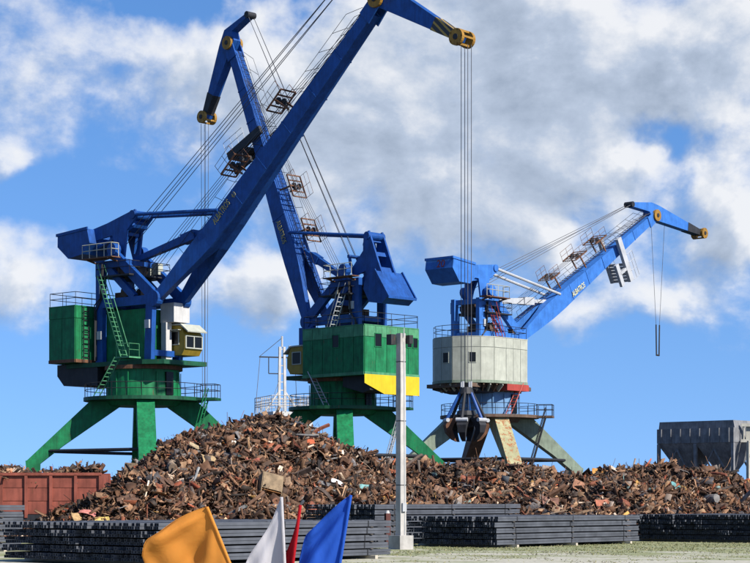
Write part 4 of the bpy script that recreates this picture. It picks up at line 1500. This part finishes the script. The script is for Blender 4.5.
# long members and drums thrown on the heap
def bent_profile(L, prof, bend, seed):
    rs = random.Random(seed)
    n_ = 8
    mb = MB()
    vs_ = []
    k = len(prof)
    ph = rs.uniform(0, 6)
    for i in range(n_ + 1):
        u = i / n_ - 0.5
        oy = bend * (4 * u * u - 0.3) + 0.03 * math.sin(u * 9 + ph)
        oz = bend * 0.6 * math.sin(u * 3.2 + ph)
        tw = u * bend * 1.5
        for (a_, b_) in prof:
            vs_.append((u * L, oy + a_ * math.cos(tw) - b_ * math.sin(tw), oz + a_ * math.sin(tw) + b_ * math.cos(tw)))
    fs_ = [(i * k + j, i * k + (j + 1) % k, (i + 1) * k + (j + 1) % k, (i + 1) * k + j) for i in range(n_) for j in range(k)]
    fs_ += [tuple(range(k - 1, -1, -1)), tuple(n_ * k + j for j in range(k))]
    mb.add(vs_, fs_)
    return mb


def c_prof(w, h, t):
    return [(-w, -h), (w, -h), (w, -h + t), (-w + t, -h + t), (-w + t, h - t), (w, h - t), (w, h), (-w, h)]


LONG = [('scrap_channel', 'channel bar', 'channel bar'), ('scrap_pipe', 'pipe', 'pipe'), ('scrap_rod', 'thin rod', 'rod'), ('scrap_drum', 'dented drum', 'drum')]
TN = [((0.16, 0.085, 0.05), 'rust brown', 0.3), ((0.10, 0.07, 0.055), 'dark brown', 0.3), ((0.26, 0.19, 0.13), 'tan', 0.3), ((0.20, 0.19, 0.18), 'grey', 0.2), ((0.24, 0.08, 0.045), 'red rusted', 0.3)]
cnt = 0
while cnt < 96:
    x_, y_ = rr.uniform(80, 750), rr.uniform(420, 522)
    p = on_heap(x_, y_)
    if p is None or p.z < 0.3:
        continue
    kind_ = 0 if cnt < 34 else 1 if cnt < 58 else 2 if cnt < 88 else 3
    nm, what, cat_ = LONG[kind_]
    tn = rr.choice(TN)
    L_ = rr.uniform(1.0, 2.6)
    bd = rr.choice([0.02, 0.06, 0.15, 0.3])
    if kind_ == 0:
        mb = bent_profile(L_, c_prof(rr.uniform(0.05, 0.09), rr.uniform(0.08, 0.14), 0.02), bd, cnt)
    elif kind_ == 1:
        r_ = rr.uniform(0.04, 0.10)
        mb = bent_profile(L_, [(r_ * math.cos(q * math.pi / 4), r_ * math.sin(q * math.pi / 4)) for q in range(8)], bd * 0.5, cnt)
    elif kind_ == 2:
        mb = bent_profile(L_ * 1.3, [(0.018 * math.cos(q * 2.1), 0.018 * math.sin(q * 2.1)) for q in range(3)], bd * 1.8, cnt)
    else:
        mb = bent_profile(rr.uniform(0.6, 0.9), [(0.27 * math.cos(q * math.pi / 7) * rr.uniform(0.8, 1.05), 0.27 * math.sin(q * math.pi / 7)) for q in range(14)], 0.05, cnt)
    o = mb.build(nm, scrap_mat(tn[0], tn[2]))
    o.location = p + Vector((0, -0.12, 0.08))
    o.rotation_euler = (rr.uniform(-1, 1), rr.uniform(-0.7, 0.7), rr.uniform(-1.5, 1.5))
    sz = 'long' if L_ > 1.8 else 'short'
    sh_ = 'strongly bent' if bd >= 0.15 else 'nearly straight'
    if kind_ == 3:
        tag(o, '%s %s lying on the scrap heap' % (tn[1], what), cat_, '%s drums on the heap' % tn[1])
    else:
        tag(o, '%s %s %s %s lying on the scrap heap' % (sz, sh_, tn[1], what), cat_, '%s %s %s %ss on the heap' % (sz, sh_, tn[1], cat_))
    cnt += 1


# ------------------------------------------------------------------ railway wagon
def wagon():
    W = thing('freight_wagon', (-20.5, 96.4, 0), 0, 'red brown open freight wagon loaded with scrap beside the heap', 'wagon')
    Mw = material('wagon_red_oxide', (0.27, 0.075, 0.05), 0.75, 0.35, 0.36, scale=0.9)
    L, wd, z0, z1 = 13.6, 3.0, 1.28, 3.27
    fl = MB().box((0, 0, z0 - 0.1), (L, wd, 0.2)).build('floor', M_dark, W)
    np_ = 11
    pw = L / np_
    for s in (-1, 1):
        y = s * wd / 2
        for k in range(np_):
            cx = -L / 2 + pw * (k + 0.5)
            for j in range(3):
                hz = (z1 - z0) / 3
                MB().box((cx, y + rr.uniform(-0.012, 0.012), z0 + hz * (j + 0.5)), (pw - 0.1, 0.06, hz - 0.025)).build('side_panel', Mw, W)
        for k in range(np_ + 1):
            MB().box((-L / 2 + pw * k, y + s * 0.07, (z0 + z1) / 2 - 0.1), (0.14, 0.16, z1 - z0 + 0.15)).build('side_post', Mw, W)
        MB().box((0, y - s * 0.06, (z0 + z1) / 2), (L - 0.1, 0.03, z1 - z0 - 0.04)).build('side_lining', Mw, W)
        MB().box((0, y + s * 0.05, z1 + 0.02), (L + 0.1, 0.2, 0.14)).build('top_rail', Mw, W)
        MB().box((0, y + s * 0.03, z0 - 0.16), (L + 0.05, 0.14, 0.28)).build('sole_bar', M_dark, W)
    for s in (-1, 1):
        MB().box((s * L / 2, 0, (z0 + z1) / 2), (0.08, wd, z1 - z0)).build('end_wall', Mw, W)
        MB().tube((s * L / 2, -0.9, 1.05), (s * (L / 2 + 0.6), -0.9, 1.05), 0.12, 10).tube((s * L / 2, 0.9, 1.05), (s * (L / 2 + 0.6), 0.9, 1.05), 0.12, 10).build('buffer', M_dark, W)
        bo = MB().box((s * 4.3, -0.95, 0.62), (2.6, 0.2, 0.4)).box((s * 4.3, 0.95, 0.62), (2.6, 0.2, 0.4)).box((s * 4.3, 0, 0.75), (0.5, 2.0, 0.4)).build('bogie', M_dark, W)
        for dx in (-0.92, 0.92):
            wh = MB().wheel((s * 4.3 + dx, -0.76, 0.58), (0, 1, 0), 0.46, 0.13, 24).wheel((s * 4.3 + dx, 0.76, 0.58), (0, 1, 0), 0.46, 0.13, 24).tube((s * 4.3 + dx, -0.7, 0.58), (s * 4.3 + dx, 0.7, 0.58), 0.08, 8)
            wh.build('wheel_set', M_dark, bo)
    return W


wag = wagon()
n = 4200
lx = nrng.uniform(-27.1, -14.0, n)
ly = nrng.uniform(95.05, 97.75, n)
lz = 2.9 + 0.85 * np.clip(1 - ((ly - 96.4) / 1.6) ** 2, 0, 1) * (0.72 + 0.28 * np.sin(lx * 0.9 + 1.2) + 0.12 * np.sin(lx * 2.7)) + nrng.uniform(-0.2, 0.12, n)
sl = scatter('wagon_scrap_load', np.stack([lx, ly, lz], 1), 0.4, 0.09, 0.42, M_scrap)
tag(sl, 'tangled rusty scrap heaped inside the red brown wagon', 'scrap load', kind='stuff')
MB_t = MB()
for y in (95.64, 97.16):
    MB_t.box((-10, y, 0.06), (60, 0.07, 0.12))
tag(MB_t.build('railway_track', M_rusty), 'steel rails of the siding under the wagon', kind='structure')

# ------------------------------------------------------------------ steel bar stacks
M_bar = material('mill_scale_steel', (0.085, 0.092, 0.108), 0.6, 0.3, 0.2, scale=0.8, streak=False, rust_col=(0.10, 0.07, 0.055))
M_batten = material('dark_timber', (0.06, 0.05, 0.04), 0.9, 0.3, 0, streak=False)
M_pale_timber = material('pale_timber', (0.50, 0.44, 0.35), 0.85, 0.2, 0, streak=False)
B_ANG = R(40)
bdir = Vector((math.sin(B_ANG), math.cos(B_ANG), 0))
bleft = Vector((-math.cos(B_ANG), math.sin(B_ANG), 0))
BW, BH, PITCH = 0.60, 0.205, 0.245


def bundle_meshes(L):
    out = []
    for var in range(3):
        rs = random.Random(var * 17 + int(L))
        mb = MB()
        for i in range(5):
            for j in range(2):
                w = 0.108
                o = rs.uniform(-0.10, 0.10)
                x0, x1 = o, L + o + rs.uniform(-0.05, 0.05)
                y = -0.24 + i * 0.12 + rs.uniform(-0.004, 0.004)
                z = 0.053 + j * 0.102
                # hollow section: tube wall with a recessed dark bore at both ends
                h = 0.0455
                vs_ = []
                for x in (x0, x1):
                    for (a_, b_) in ((-h, -h), (h, -h), (h, h), (-h, h)):
                        vs_.append((x, y + a_ * w / 0.096, z + b_))
                for x, sgn in ((x0, 1), (x1, -1)):
                    for (a_, b_) in ((-h, -h), (h, -h), (h, h), (-h, h)):
                        vs_.append((x, y + a_ * 0.8, z + b_ * 0.8))
                    for (a_, b_) in ((-h, -h), (h, -h), (h, h), (-h, h)):
                        vs_.append((x + sgn * 0.25, y + a_ * 0.8, z + b_ * 0.8))
                fs_ = [(k, (k + 1) % 4, 4 + (k + 1) % 4, 4 + k) for k in range(4)]
                for e0, c0 in ((0, 8), (4, 16)):
                    for k in range(4):
                        k2 = (k + 1) % 4
                        fs_.append((e0 + k, e0 + k2, c0 + k2, c0 + k))
                        fs_.append((c0 + k, c0 + k2, c0 + 4 + k2, c0 + 4 + k))
                    fs_.append((c0 + 4, c0 + 5, c0 + 6, c0 + 7))
                mb.add(vs_, fs_)
        me = mb.mesh('steel_bundle')
        me.materials.append(M_bar)
        out.append(me)
    sm = MB().box((0, 0, 0.103), (0.05, 0.612, 0.216))
    sme = sm.mesh('strap')
    sme.materials.append(M_dark)
    return out, sme


LAYER = ['%s, in its top layer', '%s, second layer from its top', '%s, third layer from its top', '%s, fourth layer from its top', '%s, fifth layer from its top', '%s, sixth layer from its top', '%s, in its lowest layer']


def stack(corner, L, cols_, rows, label, group, pads=True):
    ms, sme = bundle_meshes(L)
    rot = math.pi / 2 - B_ANG
    z0 = 0.12
    for r_ in range(rows):
        for c_ in range(cols_):
            p = Vector((corner[0], corner[1], z0 + r_ * PITCH)) + bleft * (BW * (c_ + 0.5) + rr.uniform(-0.012, 0.012)) + bdir * rr.uniform(-0.12, 0.12)
            o = link('steel_bundle', rr.choice(ms))
            o.location = p
            o.rotation_euler = (0, rr.uniform(-0.0012, 0.0012), rot + rr.uniform(-0.0025, 0.0025))
            tag(o, LAYER[rows - 1 - r_] % label, 'steel bundle', '%s, layer %d' % (group, r_ + 1))
            for u in (0.12, 0.5, 0.88):
                link('strap', sme, None, o).location.x = L * u
        for u in (0.1, 0.5, 0.9):
            w = BW * cols_
            p = Vector((corner[0], corner[1], z0 + r_ * PITCH - (PITCH - BH) / 2 if r_ else 0.06)) + bdir * L * u + bleft * (w / 2)
            h = (PITCH - BH - 0.004) if r_ else 0.118
            b = MB().box((0, 0, 0), (0.14, w + (0.1 if r_ else 0.5), h)).build('timber_batten', M_batten if r_ else M_pale_timber)
            b.location = p
            b.rotation_euler = (0, 0, rot)
            if r_:
                tag(b, 'thin dark batten between layers of the %s' % group, 'batten', 'battens of the %s' % group)
            else:
                tag(b, 'pale timber bearer under the %s' % group, 'timber', 'bearers of the %s' % group)


stack((-6.5, 57.0), 11.0, 12, 5, 'steel bar bundle of the stack behind the flags', 'bar stack behind the flags')
stack((5.1, 79.0), 11.0, 8, 5, 'steel bar bundle of the stack right of the lamp post', 'bar stack right of the lamp post')
stack((18.4, 87.2), 8.0, 13, 5, 'dark steel bar bundle of the stack before the hopper', 'bar stack in front of the hopper')
stack((0.1, 84.0), 11.0, 7, 7, 'steel bar bundle of the tall stack behind the lamp post', 'tall bar stack behind the lamp post')
stack((-20.9, 66.3), 11.0, 4, 7, 'steel bar bundle of the tall stack beside the wagon', 'tall bar stack beside the wagon')


# ------------------------------------------------------------------ lamp post and rusty post
def lamp_post():
    M_conc = material('weathered_concrete', (0.44, 0.42, 0.39), 0.85, 0.28, 0.2, streak=True, rust_col=(0.25, 0.22, 0.18))
    P = thing('lamp_post', (1.05, 77.0, 0), R(40), 'tall square concrete lamp post on a pale concrete block', 'lamp post')
    MB().beam((0, 0, 0.3), (0, 0, 8.75), 0.31, 0.31, 0.27, 0.27).build('post', M_conc, P)
    b = MB().prism([(-0.36, -0.36), (0.36, -0.36), (0.36, 0.36), (-0.36, 0.36)], 0.0, 0.56, 'z').build('base_block', M_conc, P)
    MB().box((-0.30, 0.25, 8.5), (0.26, 0.3, 0.42)).build('floodlight', M_dark, P)
    MB().box((0.26, -0.22, 8.5), (0.2, 0.24, 0.34)).build('floodlight', M_dark, P)
    MB().tube((0.0, -0.19, 8.6), (0.0, -0.19, 8.95), 0.02, 5).build('bracket', M_galv, P)
    MB().path([(0.06, -0.165, 0.6), (0.06, -0.158, 3.0), (0.05, -0.15, 6.0), (0.04, -0.145, 8.4)], 0.018, 6).build('conduit', M_galv, P)
    MB().box((0.0, -0.19, 1.7), (0.2, 0.1, 0.34)).build('switch_box', M_galv, P)
    for z in (2.6, 5.2, 7.6):
        MB().box((0, 0, z), (0.325 - z * 0.004, 0.325 - z * 0.004, 0.03)).build('band', M_dark, P)


lamp_post()
SP = thing('steel_post', (0.52, 79.2, 0), R(20), 'short rusty steel post with a small white cap beside the lamp post', 'post')
MB().box((0, 0, 0.72), (0.03, 0.18, 1.44)).box((0, 0.1, 0.72), (0.2, 0.025, 1.44)).box((0, -0.1, 0.72), (0.2, 0.025, 1.44)).build('profile', material('red_rust_post', (0.10, 0.035, 0.03), 0.8, 0.3, 0.3), SP)
MB().disc((0, 0), 0.1, 1.44, 1.56, 12, 0.06).build('cap', M_white, SP)


# ------------------------------------------------------------------ flags near the camera
def cloth_material(name, rgb):
    m = bpy.data.materials.new(name)
    m.use_nodes = True
    t = m.node_tree
    b = t.nodes['Principled BSDF']
    b.inputs['Roughness'].default_value = 0.8
    b.inputs['Base Color'].default_value = (*rgb, 1)
    b.inputs['Specular IOR Level'].default_value = 0.2
    tr = t.nodes.new('ShaderNodeBsdfTranslucent')
    tr.inputs['Color'].default_value = (*rgb, 1)
    mix = t.nodes.new('ShaderNodeMixShader')
    mix.inputs[0].default_value = 0.5
    wv = t.nodes.new('ShaderNodeTexNoise')
    wv.inputs['Scale'].default_value = 7.0
    wv.inputs['Detail'].default_value = 6.0
    bp = t.nodes.new('ShaderNodeBump')
    bp.inputs['Strength'].default_value = 0.25
    bp.inputs['Distance'].default_value = 0.03
    t.links.new(wv.outputs['Fac'], bp.inputs['Height'])
    t.links.new(bp.outputs[0], b.inputs['Normal'])
    t.links.new(b.outputs[0], mix.inputs[1])
    t.links.new(tr.outputs[0], mix.inputs[2])
    t.links.new(mix.outputs[0], t.nodes['Material Output'].inputs['Surface'])
    return m


def flag(X, Y, top, lean, hoist, outline, folds, amp, rgb, label):
    """Cloth tied along a leaning staff and sagging from its top corner; outline is the (x, z) run of the free upper edge away from the staff top."""
    F = thing('flag', (X, Y, 0), 0, label, 'flag', 'flags on staffs in front of the yard')
    s0 = Vector((0, 0, top))
    sdir = Vector((lean, 0.05, -1)).normalized()
    foot = s0 + sdir * (top / -sdir.z)
    MB().tube(s0 + sdir * 0.004, foot, 0.011, 8).build('staff', M_pale_timber, F)
    nu, nvv = 40, 30
    pts = [Vector((0, 0, 0))] + [Vector((x, 0, z)) for x, z in outline]
    def edge(u):
        t = u * (len(pts) - 1)
        i = min(int(t), len(pts) - 2)
        f = t - i
        p0, p1, p2, p3 = pts[max(i - 1, 0)], pts[i], pts[i + 1], pts[min(i + 2, len(pts) - 1)]
        return 0.5 * ((2 * p1) + (p2 - p0) * f + (2 * p0 - 5 * p1 + 4 * p2 - p3) * f * f + (3 * p1 - p0 - 3 * p2 + p3) * f ** 3)
    vs_ = []
    for i in range(nu + 1):
        u = i / nu
        e_ = edge(u)
        for j in range(nvv + 1):
            v = j / nvv
            p = s0 + sdir * (hoist * v)
            # folds fan out from the top corner of the staff
            ang = math.atan2(-e_.z + hoist * v * 0.9, abs(e_.x) + 0.06)
            rad = min(1.0, (abs(e_.x) * 2.5 + v * u * 1.2))
            yy = 0.16 * u + amp * rad * (math.sin(ang * folds + 0.5) + 0.45 * math.sin(ang * folds * 2.3 + 1.7 + v * 2.0) + 0.2 * math.sin(u * 17 + v * 5))
            vs_.append((p.x + e_.x * (1 + 0.12 * v) + 0.010 * math.sin(v * 9 + u * 4) * u, p.y + yy, p.z + e_.z))
    m = nvv + 1
    fs_ = [(i * m + j, (i + 1) * m + j, (i + 1) * m + j + 1, i * m + j + 1) for i in range(nu) for j in range(nvv)]
    o = MB().add(vs_, fs_).build('cloth', cloth_material('flag_cloth', rgb), F, smooth=True)
    sm = o.modifiers.new('thickness', 'SOLIDIFY')
    sm.thickness = 0.003
    # stitched hem along the free upper edge and the sleeve on the staff
    hem = MB().path([Vector(vs_[i * m]) for i in range(0, nu + 1, 2)], 0.0045, 5).build('hem', o.data.materials[0], F)
    MB().tube(s0, s0 + sdir * hoist, 0.017, 8).build('sleeve', o.data.materials[0], F)


flag(-1.768, 20.0, 1.925, 0.40, 1.0, [(-0.12, -0.035), (-0.33, -0.13), (-0.52, -0.27), (-0.65, -0.36), (-0.69, -0.52)], 8.0, 0.06, (0.74, 0.33, 0.06), 'orange flag sagging from its staff')
flag(-0.985, 20.0, 2.03, 0.045, 1.0, [(-0.05, -0.12), (-0.12, -0.28), (-0.22, -0.44), (-0.33, -0.60), (-0.38, -0.72)], 10.0, 0.06, (0.64, 0.62, 0.64), 'white flag hanging beside the thin red flag')
flag(-0.79, 20.1, 1.945, -0.13, 1.0, [(-0.025, -0.10), (-0.06, -0.24), (-0.11, -0.40), (-0.17, -0.56)], 5.0, 0.03, (0.52, 0.015, 0.025), 'narrow bright red flag hanging between white and blue flags')
flag(-0.255, 20.0, 2.05, -0.16, 1.0, [(-0.10, -0.07), (-0.24, -0.19), (-0.38, -0.33), (-0.48, -0.44), (-0.52, -0.62)], 9.0, 0.05, (0.03, 0.13, 0.58), 'royal blue flag hanging from a leaning staff')
flag(-1.27, 20.5, 1.42, 0.05, 0.8, [(-0.06, -0.05), (-0.14, -0.15), (-0.22, -0.28)], 5.0, 0.03, (0.32, 0.016, 0.03), 'dark crimson flag tip below the white flag')

# ------------------------------------------------------------------ grass on the yard
n = 34000
gx = nrng.uniform(-6, 22, n)
gy = 56 + 34 * nrng.random(n)
patch = np.sin(gx * 0.9 + 1.0) * np.sin(gy * 0.55) + 0.6 * np.sin(gx * 2.3 + gy * 1.1)
ok = (patch + nrng.normal(0, 0.8, n) + np.clip((gy - 70) / 9, -1.2, 1)) > 0.55
rel_ = (gx * bleft.x + gy * bleft.y)
gx, gy = gx[ok], gy[ok]
n = len(gx)
h = 0.015 + 0.06 * nrng.random(n) ** 2
an = nrng.uniform(0, 6.28, n)
wv = 0.02
V = np.zeros((n, 6, 3))
for k in range(2):
    a_ = an + k * 1.6
    V[:, k * 3 + 0] = np.stack([gx - wv * np.cos(a_), gy - wv * np.sin(a_), np.zeros(n)], 1)
    V[:, k * 3 + 1] = np.stack([gx + wv * np.cos(a_), gy + wv * np.sin(a_), np.zeros(n)], 1)
    V[:, k * 3 + 2] = np.stack([gx + nrng.normal(0, .06, n), gy + nrng.normal(0, .06, n), h], 1)
me = bpy.data.meshes.new('grass')
V = V.reshape(-1, 3)
me.vertices.add(len(V))
me.vertices.foreach_set('co', V.astype(np.float32).ravel())
nf = 2 * n
me.loops.add(nf * 3)
me.loops.foreach_set('vertex_index', np.arange(nf * 3, dtype=np.int32))
me.polygons.add(nf)
me.polygons.foreach_set('loop_start', (np.arange(nf) * 3).astype(np.int32))
me.polygons.foreach_set('loop_total', np.full(nf, 3, np.int32))
at = me.attributes.new('piece_colour', 'FLOAT_COLOR', 'POINT')
gc = np.array([(0.17, 0.18, 0.08), (0.20, 0.20, 0.095), (0.26, 0.245, 0.14), (0.15, 0.165, 0.07)])[nrng.integers(0, 4, n)]
gc = np.repeat(gc, 6, 0)
at.data.foreach_set('color', np.concatenate([gc, np.ones((len(gc), 1))], 1).astype(np.float32).ravel())
me.update(calc_edges=True)
go = link('grass', me, M_grass)
tag(go, 'patchy short dry grass on the sandy yard', 'grass', kind='stuff')
